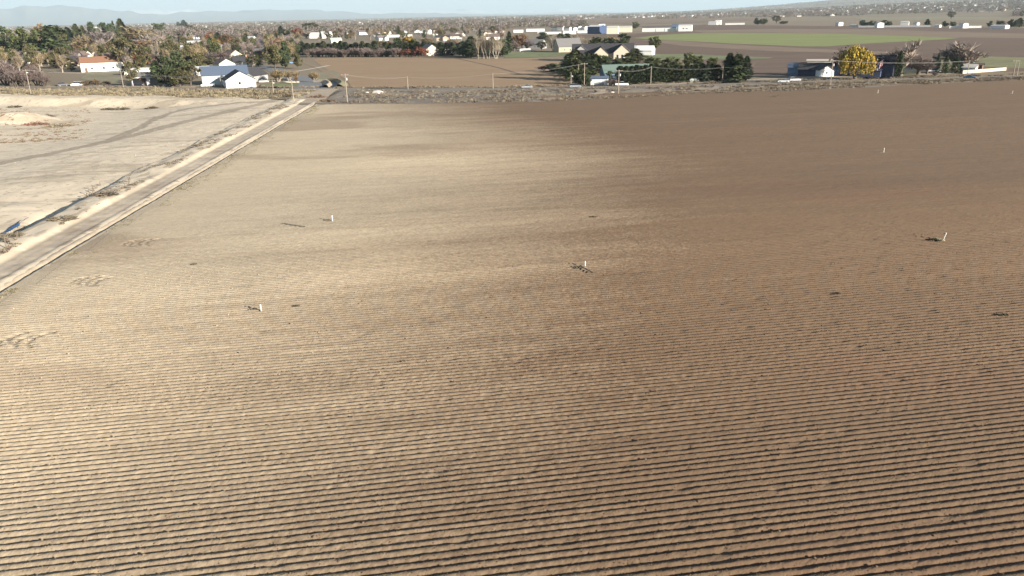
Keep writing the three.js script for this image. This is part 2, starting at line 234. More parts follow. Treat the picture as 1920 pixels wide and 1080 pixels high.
const pitMap = colourMap(2048, (s, q) => {
  const x = mix(PX0, PX1, s), z = mix(PZ0, PZ1, q), t = ditchX(z) - x;
  const a = fbm(x / 24, z / 9, 4) - 0.5, b = fbm(x / 3.1 + 7, z / 1.6, 4) - 0.5, g = hash(Math.round(s * 2048) + 7, Math.round(q * 2048)) - 0.5, f = 1 + 0.22 * a + 0.20 * b + 0.10 * g;
  let c = [0.64 * f, 0.54 * f, 0.405 * f]; const on = (k, d) => { c = [mix(c[0], d[0] * f, k), mix(c[1], d[1] * f, k), mix(c[2], d[2] * f, k)]; };
  for (const [pts, w] of pitRoads) { if (t < 14) break; const d = near2(pts, x, z) + 2.2 * b + 1.4 * a; on(sm(w, w - 0.9, d) * 0.85, [0.37, 0.295, 0.215]); on(sm(0.7, 0.3, Math.abs(d - w * 0.45)) * 0.35, [0.24, 0.2, 0.16]); }
  if (t < 14.5) { const e = t + 3.6 * b + 2.2 * a; on(sm(1.5, 2.6, e) * sm(8.2, 5.8, e) * clamp(0.05 + 1.0 * clamp(a + 0.5) + 1.4 * b), [0.32, 0.25, 0.18]); on(sm(0.5, 0.2, Math.abs(e - 4.2)) * 0.5, [0.4, 0.35, 0.29]); on(sm(0.16, 0.26, fbm(x / 1.4, z / 4, 3) - 0.42 + 0.02) * sm(7, 8, t) * 0.5, [0.24, 0.2, 0.15]); }
  else {
    on(sm(0.05, 0.16, fbm(x / 20 + 3, z / 3.5 + 8, 4) - 0.55) * 0.55, [0.36, 0.29, 0.2]);
    on(sm(0.06, 0.1, fbm(x / 1.1 + 30, z / 0.8, 3) - 0.62) * 0.6, [0.34, 0.28, 0.21]);                    // gravel and crumbs
    for (const [k, off] of [[0.35, 4], [-0.2, 31], [0.12, 57]]) { const q = (x * k + z + 14 * Math.sin(x / 37 + off) + off * 7) % 46, d = Math.abs(Math.abs((q + 46) % 46 - 23) - 0.85); on(sm(0.45, 0.15, d + 0.9 * (b + 0.1)) * 0.4, [0.38, 0.31, 0.23]); }   // old tyre marks in pairs
  }
  return c;
});
{
  const g = new Geo(), zs = []; for (let z = PZ0; z > -60; z -= 3) zs.push(z); for (let z = -60; z > -150; z -= 0.6) zs.push(z); for (let z = -150; z > -230; z -= 0.9) zs.push(z); for (let z = -230; z > PZ1; z -= 1.3) zs.push(z);
  const ts = []; for (let t = 0.4; t < 19; t += 0.42) ts.push(t); for (let t = 19; t < 60; t += 0.9) ts.push(t); for (let t = 60; t < 300; t *= 1.035) ts.push(t);
  zs.forEach((z, j) => ts.forEach((t, i) => { const x = ditchX(z) - t, zz = Math.max(z, pitFarZ(x) - 3); g.p.push(x, pitH(x, zz), zz); g.uv.push((x - PX0) / (PX1 - PX0), (zz - PZ0) / (PZ1 - PZ0)); if (i && j) { const m = ts.length, k = j * m + i; g.i.push(k - m - 1, k, k - m, k - m - 1, k - 1, k); } }));
  struct('sand_pit', g.build(), new THREE.MeshStandardMaterial({ map: pitMap, roughness: 1 }));
  const line = []; for (let z = 10; z >= -296; z -= 6) line.push({ x: ditchX(z), y: 0, z });
  const wob = (z) => 0.25 * (fbm(z / 7, 2, 3) - 0.5); line.forEach((p) => { p.x += wob(p.z); p.y += 0.1 * (fbm(p.z / 3, 9, 2) - 0.5); });
  const dirtLip = tiled(tile(512, [0.50, 0.42, 0.31], [0.36, 0.29, 0.21]), 9);
  struct('irrigation_ditch', extrudeAlong(line, [[2.0, -0.1], [0.6, 0.0], [0.28, 0.01], [0.16, -0.5], [-0.16, -0.5], [-0.28, 0.03], [-1.2, 0.05], [-1.7, -0.2]], 1.1, 0.10), dirtLip);
}
// ---------------------------------------------------------------- road, side road, verge, fields beyond
const asphalt = tiled(tile(512, [0.17, 0.142, 0.115], [0.23, 0.195, 0.16], { fine: 120 }), 9);
struct('road', ribbon(roadPts, 4.6, 0.05), asphalt);
for (const [o, n] of [[-4.2, 'edge_line'], [4.2, 'edge_line']]) { const pts = roadPts.map((p) => ({ x: p.x, z: p.z + o })); struct('painted_' + n, ribbon(pts, 0.09, 0.056), mat(0.72, 0.72, 0.7)); }
{ const pts = roadPts.map((p) => ({ x: p.x, z: p.z })); struct('painted_centre_line', ribbon(pts, 0.1, 0.056), mat(0.6, 0.42, 0.06)); }
const blueTar = tiled(tile(512, [0.15, 0.155, 0.165], [0.21, 0.21, 0.215], { fine: 120 }), 8);
struct('side_road', ribbon([G(588, 168.5), G(578, 160), G(566, 151), G(548, 143), G(524, 134), G(505, 127), G(470, 121)], (t) => mix(8, 4.2, t), 0.03), blueTar);
const trackTex = tiled(tile(512, [0.44, 0.36, 0.265], [0.33, 0.265, 0.19]), 9), fieldTrack = tiled(tile(512, [0.30, 0.21, 0.13], [0.22, 0.15, 0.09]), 12);
struct('dirt_crossing', ribbon([G(596, 167.5), G(586, 176), G(578, 186), G(571, 194)], (t) => mix(9.5, 6.2, t), 0.1, 2), trackTex);
struct('gravel_track', ribbon([G(630, 164), G(636, 153), G(618, 139), G(598, 128), G(575, 119), G(556, 111)], 1.4, 0.045), fieldTrack);
struct('gravel_track', ribbon([G(1040, 168), G(1110, 166), G(1130, 172), G(1110, 178)], 2.2, 0.048), trackTex);
{ // weedy verge between the road and the field, and between the road and the pit: lumpy ground
  const verge = (name, x0, x1, zn, m) => { const g = new Geo(), nu = Math.ceil((x1 - x0) / 2.2), nv = 18; for (let j = 0; j <= nv; j++) for (let i = 0; i <= nu; i++) { const x = mix(x0, x1, i / nu), z = mix(zn(x), roadZ(x) + 4.5, j / nv), e = Math.min(1, Math.min(j, nv - j) / 3) * sm(6, 12, Math.abs(x + 76)); g.p.push(x, 0.02 + e * (0.9 * (fbm(x / 7, z / 3.5, 4) - 0.45) - 0.5 * sm(0.3, 0.5, j / nv) * sm(0.85, 0.6, j / nv)), z); g.uv.push(x, z); if (i && j) { const k = j * (nu + 1) + i, w = nu + 1; g.i.push(k - w - 1, k - w, k, k - w - 1, k, k - 1); } } return struct(name, g.build(), m); };
  const weed = tiled(tile(1024, [0.13, 0.105, 0.08], [0.28, 0.24, 0.19], { fine: 110, grain: 0.5 }), 60);
  verge('weedy_verge', -78, 330, (x) => farZ(x) + 0.5, weed);
  verge('weedy_verge', -430, -72, (x) => pitFarZ(x) + 0.5, tiled(tile(1024, [0.15, 0.115, 0.072], [0.28, 0.228, 0.15], { fine: 110, grain: 0.5 }), 60));
}
const pg = (a) => a.map(([x, y]) => G(x, y));
const brown = tiled(tile(1024, [0.255, 0.165, 0.088], [0.33, 0.218, 0.125], { fine: 90, stretch: 5 }), 140);
const redBrown = tiled(tile(1024, [0.10, 0.06, 0.037], [0.155, 0.097, 0.062], { fine: 90, stretch: 6 }), 260);
const paleEarth = tiled(tile(1024, [0.165, 0.112, 0.07], [0.23, 0.165, 0.11], { fine: 90, stretch: 5 }), 240);
const winter = tiled(tile(1024, [0.17, 0.20, 0.05], [0.23, 0.25, 0.075], { fine: 120, stretch: 3 }), 200);
const lawnM = tiled(tile(512, [0.10, 0.13, 0.045], [0.20, 0.21, 0.09], { fine: 90 }), 70);
const dryGrass = tiled(tile(512, [0.17, 0.15, 0.085], [0.27, 0.24, 0.15], { fine: 90 }), 60);
sheet('fallow_field', pg([[660, 164.5], [650, 150], [606, 126], [588, 113], [600, 108.5], [640, 107.5], [800, 105.5], [900, 111], [1000, 109], [1050, 113], [1070, 122], [1080, 140], [1070, 162], [860, 165]]), brown, 0.02);
sheet('fallow_field', pg([[1065, 66], [1190, 62.5], [1300, 58], [1920, 56], [2150, 66], [2150, 128], [1640, 140], [1420, 141], [1280, 113], [1180, 100], [1080, 84]]), redBrown, 0.02);
sheet('fallow_field', pg([[1200, 75], [1260, 76], [1370, 83.5], [1560, 93], [1680, 98], [1660, 101], [1450, 96], [1280, 86]]), paleEarth, 0.06);
sheet('fallow_field', pg([[1300, 58.5], [1460, 56], [1700, 57.5], [1920, 63], [2100, 70], [2100, 73], [1800, 70.5], [1680, 67.5], [1450, 61], [1320, 61.5]]), paleEarth, 0.05);
sheet('winter_crop_field', pg([[1185, 71.5], [1240, 65.5], [1300, 62.6], [1370, 62], [1460, 62], [1580, 64], [1690, 67.6], [1800, 71], [1770, 74], [1700, 77.5], [1620, 82], [1550, 87], [1500, 87], [1370, 81.5], [1240, 74.5]]), winter, 0.07);
sheet('fallow_field', pg([[1180, 49], [1320, 46.5], [1500, 48], [1920, 53], [2100, 56], [2100, 63], [1920, 58], [1640, 55], [1460, 54], [1300, 57]]), redBrown, 0.03);
sheet('stubble_field', pg([[1040, 39], [1120, 34], [1250, 32], [1420, 33], [1420, 38], [1300, 42], [1190, 46]]), paleEarth, 0.5);
sheet('stubble_field', pg([[1600, 33], [1760, 31], [1870, 32], [1900, 37], [1760, 38], [1620, 38]]), dryGrass, 0.09);
sheet('lawn', pg([[948, 99], [1010, 97], [1060, 97], [1070, 104], [1000, 107.5], [945, 109]]), lawnM, 0.07);
sheet('lawn', pg([[1195, 102], [1290, 101.5], [1360, 104.5], [1450, 108], [1440, 110], [1330, 112], [1215, 114]]), lawnM, 0.09);
sheet('pasture', pg([[1770, 104], [1850, 106], [1930, 108], [2100, 112], [2100, 130], [1880, 128], [1800, 122]]), tiled(tile(512, [0.14, 0.14, 0.055], [0.23, 0.22, 0.10], { fine: 90 }), 50), 0.09);
sheet('lawn', pg([[1684, 141], [1700, 136.5], [1722, 136], [1726, 140]]), lawnM, 0.08);
sheet('lawn', pg([[488, 163], [490, 157], [545, 154], [560, 158], [556, 162]]), lawnM, 0.06);
sheet('lawn', pg([[150, 148], [165, 135], [225, 133], [232, 150], [215, 158]]), dryGrass, 0.05);
sheet('lawn', pg([[150, 128], [178, 126], [190, 136], [170, 136]]), lawnM, 0.08);
sheet('dry_grass_bank', pg([[560, 153], [590, 139], [618, 131], [634, 135], [640, 152], [600, 150]]), dryGrass, 0.025);
struct('gravel_driveway', ribbon([G(1165, 161), G(1250, 157.5), G(1400, 150), G(1500, 146.5), G(1700, 140), G(1800, 137)], 4.2, 0.028), trackTex);
struct('asphalt_driveway', ribbon([G(1380, 152), G(1450, 150), G(1520, 146.5), G(1600, 146)], 3, 0.06), blueTar);
struct('gravel_driveway', ribbon([G(-60, 162.5), G(100, 162), G(240, 162), G(400, 163)], 3, 0.026), trackTex);
struct('concrete_path', ribbon([G(552, 134.5), G(585, 129), G(617, 123)], 1.5, 0.08), mat(0.55, 0.5, 0.42));
struct('field_path', ribbon([G(858, 110), G(890, 117), G(930, 126), G(975, 139)], 0.9, 0.05), mat(0.13, 0.09, 0.065));
{ // canal curving under the road: banks of spoil with a near-black strip painting the channel shade between
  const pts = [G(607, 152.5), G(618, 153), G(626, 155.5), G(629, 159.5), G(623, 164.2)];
  struct('canal_bank', extrudeAlong(pts, [[5.5, -0.1], [3.2, 1.3], [2.4, 1.3], [1.5, 0.0]], 3, 0.3), trackTex);
  struct('canal_bank', extrudeAlong(pts, [[-1.5, 0.0], [-2.4, 1.5], [-3.4, 1.4], [-6, -0.1]], 3, 0.3), dryGrass);
  struct('canal_shade', ribbon(pts, 2.1, 0.06, 2), mat(0.012, 0.012, 0.014, 0.5));  // near-black ribbon stands in for the shade inside the dug channel
}
// ---------------------------------------------------------------- trees: one model of each kind, 10 m tall, then clones
const bark = mat(0.10, 0.08, 0.065), paleBark = mat(0.30, 0.26, 0.215), leafM = leafMat();
const vary = (c, s = 0.35) => { const k = 1 + (rnd() - 0.5) * 2 * s, w = (rnd() - 0.5) * 0.12; return [c[0] * k * (1 + w), c[1] * k, c[2] * k * (1 - w)]; };
function proto(trunkGeo, trunkMat, crownGeo, crownName = 'crown', crownMat = leafM) { const o = new THREE.Group(); if (trunkGeo) mesh('trunk', trunkGeo.build(), trunkMat, o); mesh(crownName, crownGeo.build(), crownMat, o); return o; }
function conifer(c, n, wide, open) {                                          // whorls of drooping sprays, uneven outline
  const t = new Geo(), g = new Geo(); t.limb([0, 0, 0], [0.1, 9.3, 0], 0.24, 0.03, 6);
  const lob = Array.from({ length: 9 }, () => rr(0.62, 1.15));
  for (let k = 0; k < n; k++) { const f = Math.pow(rnd(), 0.8), y = 0.7 + f * 9.1, whorl = 0.75 + 0.4 * Math.abs(Math.sin(y * 2.3 + 1)), a = rnd() * 6.283, l = lob[Math.floor(a / 6.2832 * 9) % 9] * (0.8 + 0.3 * Math.sin(a * 3 + y * 1.7)); const R = wide * Math.pow(1 - f, open) * whorl * l * (f < 0.08 ? 0.8 : 1), r = R * Math.sqrt(rr(0.12, 1.05)); g.leaf(Math.cos(a) * r, y - r * 0.18 + rr(-0.15, 0.15), Math.sin(a) * r, rr(0.28, 0.62), a + rr(-0.5, 0.5), rr(-0.7, 0.25), vary(c), rr(0.3, 0.6)); }
  return proto(t, bark, g);
}
function broad(c, n, { rx = 3.4, base = 2.2, top = 10, size = [0.25, 0.5], clumps = 26, c2 } = {}) {   // leafy round crown of separate clumps
  const t = new Geo(), g = new Geo(), cy = (base + top) / 2, ry = (top - base) / 2; t.limb([0, 0, 0], [0.1, base + 1, 0.05], 0.28, 0.2, 6);
  const cl = []; for (let k = 0; k < clumps; k++) { const a = rnd() * 6.283, e = Math.asin(rr(-0.95, 1)), q = Math.pow(rnd(), 0.33) * 0.88; cl.push([Math.cos(a) * Math.cos(e) * rx * q, cy + Math.sin(e) * ry * q, Math.sin(a) * Math.cos(e) * rx * q, rr(0.7, 1.35) * rx / 3.4]); }
  for (const q of cl) { t.limb([0.1, base + 0.6, 0.05], q, 0.1, 0.03, 4); }
  for (let k = 0; k < n; k++) { const q = pick(cl), a = rnd() * 6.283, e = Math.asin(rr(-1, 1)), r = q[3] * Math.pow(rnd(), 0.45); g.leaf(q[0] + Math.cos(a) * Math.cos(e) * r, q[1] + Math.sin(e) * r, q[2] + Math.sin(a) * Math.cos(e) * r, rr(...size), rnd() * 6.283, rr(-1.2, 1.2), vary(c2 && rnd() < 0.35 ? c2 : c), rr(0.45, 0.8)); }
  return proto(t, bark, g);
}
function bare(c, trunkMat, { spread = 0.5, twigs = 7, lv = 4, tw = 0.06, start = 1.5, leafs, up = 0.45, multi = 1 } = {}) {   // leafless: limbs fork, twigs at the ends
  const t = new Geo(), g = new Geo();
  const grow = (p, d, len, r, n) => {
    const q = [p[0] + d[0] * len, p[1] + d[1] * len, p[2] + d[2] * len]; (n >= lv - 1 ? t : g).limb(p, q, r, r * 0.68, n >= lv - 1 ? 5 : 3, n >= lv - 1 ? undefined : vary(c, 0.2));
    if (n === 0) { for (let k = 0; k < twigs; k++) { const s = rr(0.3, 1), o = [p[0] + (q[0] - p[0]) * s, p[1] + (q[1] - p[1]) * s, p[2] + (q[2] - p[2]) * s], l = rr(0.5, 1.25), e = [o[0] + (d[0] * 0.6 + rr(-0.8, 0.8)) * l, o[1] + (d[1] * 0.6 + rr(-0.45, 0.8)) * l, o[2] + (d[2] * 0.6 + rr(-0.8, 0.8)) * l]; g.twig(o, e, tw, vary(c, 0.3)); if (leafs && rnd() < leafs.p) g.leaf(e[0], e[1], e[2], rr(0.14, 0.3), rnd() * 6.28, rr(-1, 1), vary(leafs.c)); } return; }
    const kids = n === lv ? 5 : 3; for (let k = 0; k < kids; k++) { const w = k === 0 ? 1 : rr(0.45, 1), q0 = q.slice(), q1 = [p[0] + (q[0] - p[0]) * w, p[1] + (q[1] - p[1]) * w, p[2] + (q[2] - p[2]) * w]; const a = k / kids * 6.283 + rr(-0.6, 0.6), s = spread * rr(0.6, 1.35); let e = [d[0] + Math.cos(a) * s, d[1] * 0.9 + up * rr(0.2, 1), d[2] + Math.sin(a) * s]; const l = Math.hypot(...e); e = e.map((x) => x / l); grow(n === lv && k ? q : q1, k === 0 ? e.map((x, i) => i === 1 ? x + 0.5 : x * 0.5) : e, len * rr(0.6, 0.92), r * 0.62, n - 1); }
  };
  for (let m = 0; m < multi; m++) { const a = m / multi * 6.283; grow([multi > 1 ? Math.cos(a) * 0.3 : 0, 0, multi > 1 ? Math.sin(a) * 0.3 : 0], multi > 1 ? [Math.cos(a) * 0.22, 0.97, Math.sin(a) * 0.22] : [0.03, 1, 0], start, multi > 1 ? 0.15 : 0.27, lv); }
  return proto(t, trunkMat, g);
}
function willow(c) {
  const t = new Geo(), g = new Geo(); t.limb([0, 0, 0], [0.2, 3.2, 0], 0.45, 0.34, 7);
  for (let k = 0; k < 46; k++) { const a = rnd() * 6.283, e = rr(0.1, 1), R = 3.9 * Math.sqrt(rnd()), y = 9.7 - Math.pow(R / 3.9, 2) * 3.4 - rr(0, 1.3), x = Math.cos(a) * R, z = Math.sin(a) * R; if (k < 16) t.limb([0.2, 3.1, 0], [x * 0.9, y - 0.3, z * 0.9], 0.16, 0.04, 4);
    for (let s = 0; s < 24; s++) { const a2 = rnd() * 6.283, q = rr(0, 1.1), X = x + Math.cos(a2) * q, Z = z + Math.sin(a2) * q, L = rr(1.2, Math.max(1.6, y - 1.2)), col = vary(rnd() < 0.28 ? [0.27, 0.215, 0.05] : rnd() < 0.15 ? [0.36, 0.2, 0.04] : c, 0.35); const y0 = y + rr(-0.2, 0.6); for (let f = 0; f < 1; f += 0.19) { g.leaf(X + rr(-0.12, 0.12) + x * 0.05 * f, y0 - L * f, Z + rr(-0.12, 0.12) + z * 0.05 * f, rr(0.24, 0.42), rnd() * 6.28, rr(-1.5, -0.9), col, 0.4); } } }
  return proto(t, bark, g);
}
function columnar(c, n, r) { const t = new Geo(), g = new Geo(); t.limb([0, 0, 0], [0, 8, 0], 0.2, 0.05, 5); for (let k = 0; k < n; k++) { const f = rnd(), y = 0.3 + f * 9.6, R = r * Math.pow(Math.sin(Math.min(1, (1 - f) * 1.25 + 0.06) * 1.5708), 0.7), a = rnd() * 6.283, q = R * Math.sqrt(rr(0.3, 1)) * (0.88 + 0.2 * Math.sin(a * 4 + y * 2)); g.leaf(Math.cos(a) * q, y, Math.sin(a) * q, rr(0.22, 0.45), a + rr(-0.6, 0.6), rr(0.4, 1.4), vary(c), 0.5); } return proto(t, bark, g); }
const K = {
  spruce: [conifer([0.075, 0.10, 0.034], 1700, 2.6, 0.72), conifer([0.10, 0.115, 0.038], 1700, 2.9, 0.62), conifer([0.055, 0.08, 0.04], 1600, 2.5, 0.78)],
  pine: [broad([0.095, 0.115, 0.034], 2100, { rx: 3.2, base: 0.0, clumps: 34, size: [0.25, 0.55], c2: [0.10, 0.105, 0.034] }), broad([0.065, 0.088, 0.034], 2100, { rx: 3.0, base: 0.0, clumps: 34, size: [0.22, 0.5] })],
  olive: [broad([0.105, 0.105, 0.038], 1500, { rx: 3.4, base: 1.0, c2: [0.14, 0.115, 0.05] }), broad([0.13, 0.11, 0.055], 1000, { rx: 3.3, base: 1.0, c2: [0.10, 0.1, 0.04] })],
  gold: [broad([0.34, 0.235, 0.025], 1500, { rx: 3.6, base: 1.6, c2: [0.38, 0.20, 0.035] })],
  rust: [broad([0.17, 0.085, 0.04], 900, { rx: 3.2, base: 1.8, c2: [0.22, 0.13, 0.055] }), broad([0.20, 0.125, 0.06], 850, { rx: 3.2, base: 1.6 })],
  red: [broad([0.20, 0.06, 0.035], 900, { rx: 3.0, base: 1.2, c2: [0.27, 0.1, 0.04] })],
  grey: [bare([0.27, 0.225, 0.20], paleBark, {}), bare([0.235, 0.195, 0.18], bark, { spread: 0.6, up: 0.4 }), bare([0.29, 0.235, 0.195], paleBark, { spread: 0.62 })],
  tan: [bare([0.31, 0.245, 0.16], paleBark, { leafs: { p: 0.7, c: [0.30, 0.235, 0.12] } }), bare([0.28, 0.22, 0.15], paleBark, { spread: 0.66, leafs: { p: 0.5, c: [0.22, 0.17, 0.085] } })],
  mauve: [bare([0.20, 0.155, 0.14], bark, { spread: 0.6, leafs: { p: 0.3, c: [0.15, 0.1, 0.08] } }), bare([0.185, 0.145, 0.13], bark, { spread: 0.6 })],
  poplar: [bare([0.30, 0.255, 0.19], paleBark, { spread: 0.3, up: 0.9, multi: 3, start: 2.9, tw: 0.035, twigs: 3 })],
  shrub: [bare([0.30, 0.235, 0.14], paleBark, { multi: 6, lv: 3, start: 1.5, spread: 0.42, up: 0.7, leafs: { p: 0.6, c: [0.28, 0.21, 0.1] } }), bare([0.27, 0.215, 0.135], paleBark, { multi: 6, lv: 3, start: 1.6, spread: 0.5, up: 0.6, leafs: { p: 0.4, c: [0.26, 0.18, 0.08] } })],
  thicket: [bare([0.20, 0.155, 0.14], bark, { multi: 6, lv: 3, start: 1.5, spread: 0.5, up: 0.6, leafs: { p: 0.3, c: [0.15, 0.1, 0.08] } }), bare([0.18, 0.14, 0.13], bark, { multi: 7, lv: 3, start: 1.4, spread: 0.55, up: 0.5 })],
  willow: [willow([0.38, 0.28, 0.035])],
  column: [columnar([0.05, 0.072, 0.028], 950, 1.7), columnar([0.065, 0.085, 0.03], 950, 1.9), columnar([0.055, 0.075, 0.036], 950, 1.6)],
};
const sizes = new Map(); for (const k in K) for (const p of K[k]) { const b = new THREE.Box3().setFromObject(p), s = b.getSize(new THREE.Vector3()); const q = p.children[p.children.length - 1].geometry.attributes.position, rs = []; for (let i = 0; i < q.count; i += 3) rs.push(Math.hypot(q.getX(i), q.getZ(i))); rs.sort((a, c) => a - c); sizes.set(p, [s.y + b.min.y, 2 * rs[Math.floor(rs.length * 0.86)]]); }
const KN = { spruce: ['spruce_tree', 'dark green spruce'], pine: ['pine_tree', 'bushy green pine'], olive: ['olive_green_tree', 'olive green tree'], gold: ['golden_tree', 'golden autumn tree'], rust: ['rust_brown_tree', 'rust brown autumn tree'], red: ['red_tree', 'red autumn tree'], grey: ['bare_tree', 'bare grey tree'], tan: ['tan_tree', 'tan half-bare tree'], mauve: ['purple_brown_tree', 'purplish brown bare tree'], shrub: ['bare_shrub', 'tan bare shrub'], thicket: ['thicket_shrub', 'purplish bare shrub'], poplar: ['bare_poplar', 'bare pale poplar'], willow: ['willow_tree', 'yellow weeping willow'], column: ['cedar_tree', 'dark columnar cedar'] };
function plant(kind, x, y, z, h, w, label, group, cat = 'tree') {
  const p = pick(K[kind]), [ph, pw] = sizes.get(p), o = p.clone(); o.name = numbered(KN[kind][0]); o.position.set(x, y - 0.05, z); o.rotation.y = rnd() * 6.283;
  const sw = w ? w / pw : h / ph * rr(1.0, 1.3); o.scale.set(sw, h / ph, sw); scene.add(o); return tag(o, label, cat, group);
}
// a tree surveyed from the photograph: foot at (px, base), top at row top, wpx wide
function T(kind, px, base, top, wpx, label, group, cat) { const g = G(px, base); return plant(kind, g.x, landH(g.x, g.z), g.z, heightTo(g, top), wpx * g.mpp, label, group, cat); }
// ---------------------------------------------------------------- buildings
const glass = mat(0.03, 0.035, 0.045, 0.15), trim = mat(0.72, 0.72, 0.70);
// gabled building: local x along the ridge, z across; front = +z
function gabled(o, { w, d, eave, ridge, wall, roof, over = 0.45, win = [], doors = [], chimney, x = 0, z = 0, y = 0, turn = 0, sub }) {
  const b = new THREE.Group(), hx = w / 2, hz = d / 2;
  const tgt = (m) => { m.position.set(x, y, z); m.rotation.y = turn; o.add(m); return m; };
  const g = new Geo(); const P = [[-hz, 0], [hz, 0], [hz, eave], [0, ridge], [-hz, eave]];
  for (const s of [-1, 1]) { const q = P.map(([a, h]) => g.v(s * hx, h, a)); if (s > 0) { g.tri(q[0], q[2], q[1]); g.tri(q[0], q[4], q[2]); g.tri(q[4], q[3], q[2]); } else { g.tri(q[0], q[1], q[2]); g.tri(q[0], q[2], q[4]); g.tri(q[4], q[2], q[3]); } }
  for (const s of [-1, 1]) { const q = [g.v(-hx, 0, s * hz), g.v(hx, 0, s * hz), g.v(hx, eave, s * hz), g.v(-hx, eave, s * hz)]; s > 0 ? g.quad(...q) : g.quad(...q.reverse()); }
  const wm = tgt(mesh('wall', g.build(), wall));
  const r = new Geo(), sl = (ridge - eave) / hz, oz = hz + over, ox = hx + over, th = 0.18;
  for (const s of [-1, 1]) { const ey = eave - sl * over; const c = [[-ox, ey, s * oz], [ox, ey, s * oz], [ox, ridge + 0.02, 0], [-ox, ridge + 0.02, 0]], top = c.map(([a, h, e]) => r.v(a, h + th, e)), bot = c.map(([a, h, e]) => r.v(a, h, e)); const q = s > 0 ? (a, b2, c2, d2) => r.quad(a, b2, c2, d2) : (a, b2, c2, d2) => r.quad(d2, c2, b2, a); q(...top); q(bot[3], bot[2], bot[1], bot[0]); q(bot[0], bot[1], top[1], top[0]); q(bot[1], bot[2], top[2], top[1]); q(bot[3], bot[0], top[0], top[3]); }
  const rm = tgt(mesh('roof', r.build(), roof));
  if (chimney) { const c = mesh('chimney', new Geo().box(chimney[0], ridge - 0.9, chimney[1], 0.9, 1.8, 0.7).build(), mat(0.35, 0.2, 0.15), rm); }
  const place = (list, kind) => { for (const [side, u, yy, ww, hh, open] of list) {
    const m = mesh(kind, new Geo().box(0, 0, 0, ww, hh, 0.1).build(), kind === 'window' ? trim : (open || trim)), gx = side === 'f' || side === 'b' ? u : side === 'r' ? hx : -hx, gz = side === 'f' ? hz : side === 'b' ? -hz : u;
    const a = side === 'f' ? 0 : side === 'b' ? Math.PI : side === 'r' ? Math.PI / 2 : -Math.PI / 2;
    if (kind === 'window') { const pn = mesh('pane', new Geo().box(0, 0.1, 0.03, ww - 0.24, hh - 0.2, 0.09).build(), glass, m); }
    const ca = Math.cos(turn), sa = Math.sin(turn); m.position.set(x + gx * ca + gz * sa, y + yy, z - gx * sa + gz * ca); m.rotation.y = a + turn; o.add(m);
  } };
  place(win, 'window'); place(doors, 'door');
  return o;
}
const white = mat(0.78, 0.77, 0.74), offW = mat(0.66, 0.64, 0.58), cream = mat(0.52, 0.47, 0.37), paleBlue = mat(0.42, 0.48, 0.50), greyW = mat(0.36, 0.36, 0.35), navy = mat(0.03, 0.04, 0.08), beige = mat(0.42, 0.35, 0.26), paleGreen = mat(0.48, 0.52, 0.42), slateBlue = mat(0.13, 0.2, 0.30);
const rDark = mat(0.045, 0.043, 0.048, 0.8), rBrown = mat(0.13, 0.095, 0.085), rOrange = mat(0.24, 0.125, 0.075), rGrey = mat(0.17, 0.165, 0.165), rMetal = mat(0.42, 0.44, 0.45, 0.5), rBlue = mat(0.10, 0.13, 0.19, 0.6), rGreen = mat(0.16, 0.22, 0.19, 0.6), rMauve = mat(0.16, 0.13, 0.14);
const turnTo = (g, deg) => -Math.atan2(g.x, -g.z) + deg * RAD;               // 0: front faces the viewer
function B(name, label, px, base, deg, opts, cat = 'house', group) { const g = G(px, base), o = thing(name, label, cat, g.x, 0, g.z, turnTo(g, deg), group); for (const q of [].concat(opts)) gabled(o, q); return o; }
const wins = (side, us, y, w = 1.2, h = 1.3) => us.map((u) => [side, u, y, w, h]);

B('farmhouse', 'white gabled house with black roof beside long pale blue barn, facing the road', 449, 162, -84, [
  { w: 17, d: 13.4, eave: 3.6, ridge: 7.4, wall: white, roof: rDark, win: [...wins('r', [0.6], 1.4, 1.3, 1.4), ...wins('f', [-5, 0, 5], 1.2)], doors: [['f', 3, 0, 1, 2.1, greyW]] }]);
B('long_barn', 'long pale blue barn with blue grey metal roof behind white gabled house', 423, 156, 2, { w: 22, d: 13, eave: 4.6, ridge: 8.4, wall: paleBlue, roof: rBlue, doors: [['f', -8, 0, 3, 3, trim]] }, 'barn');
B('carport_wing', 'dark shingled wing sloping right behind the white gabled house', 474, 152, 60, { w: 14, d: 10, eave: 3.2, ridge: 6.6, wall: greyW, roof: rDark }, 'house');
B('suburban_house', 'white two storey house with brown roof left of the big green pine', 30, 122, 24, [{ w: 15, d: 11, eave: 6, ridge: 9.6, wall: white, roof: rBrown, win: [...wins('f', [-6, -4, -2, 0, 2, 4], 3.4, 1.2, 2.0), ...wins('f', [-5, -2, 2, 5], 0.7)], chimney: [-2, 0] }, { w: 8, d: 9, eave: 6.4, ridge: 10.4, x: 5.5, z: 3, turn: Math.PI / 2, wall: white, roof: rMauve, win: wins('r', [-1.5, 1.5], 3.6) }]);
B('suburban_house', 'cream house with broad brown roof behind the white longhouse', 152, 117, -50, [{ w: 19, d: 12, eave: 4.5, ridge: 9, wall: cream, roof: rBrown, win: wins('f', [-4, 0, 4], 1.6) }, { w: 6, d: 6, eave: 6, ridge: 8.8, x: 8, z: 3, turn: Math.PI / 2, wall: white, roof: rBrown, win: wins('r', [0], 5, 1, 1) }]);
B('longhouse', 'long white house with orange brown roof on the grassy slope', 194, 133, -4, { w: 25, d: 11, eave: 5.8, ridge: 9.2, wall: white, roof: rOrange, win: [...wins('f', [-6, 1, 6.5], 1.4, 1.4, 1.5)], doors: [['f', -9.5, 0, 1.6, 2.6, mat(0.16, 0.1, 0.07)]] });
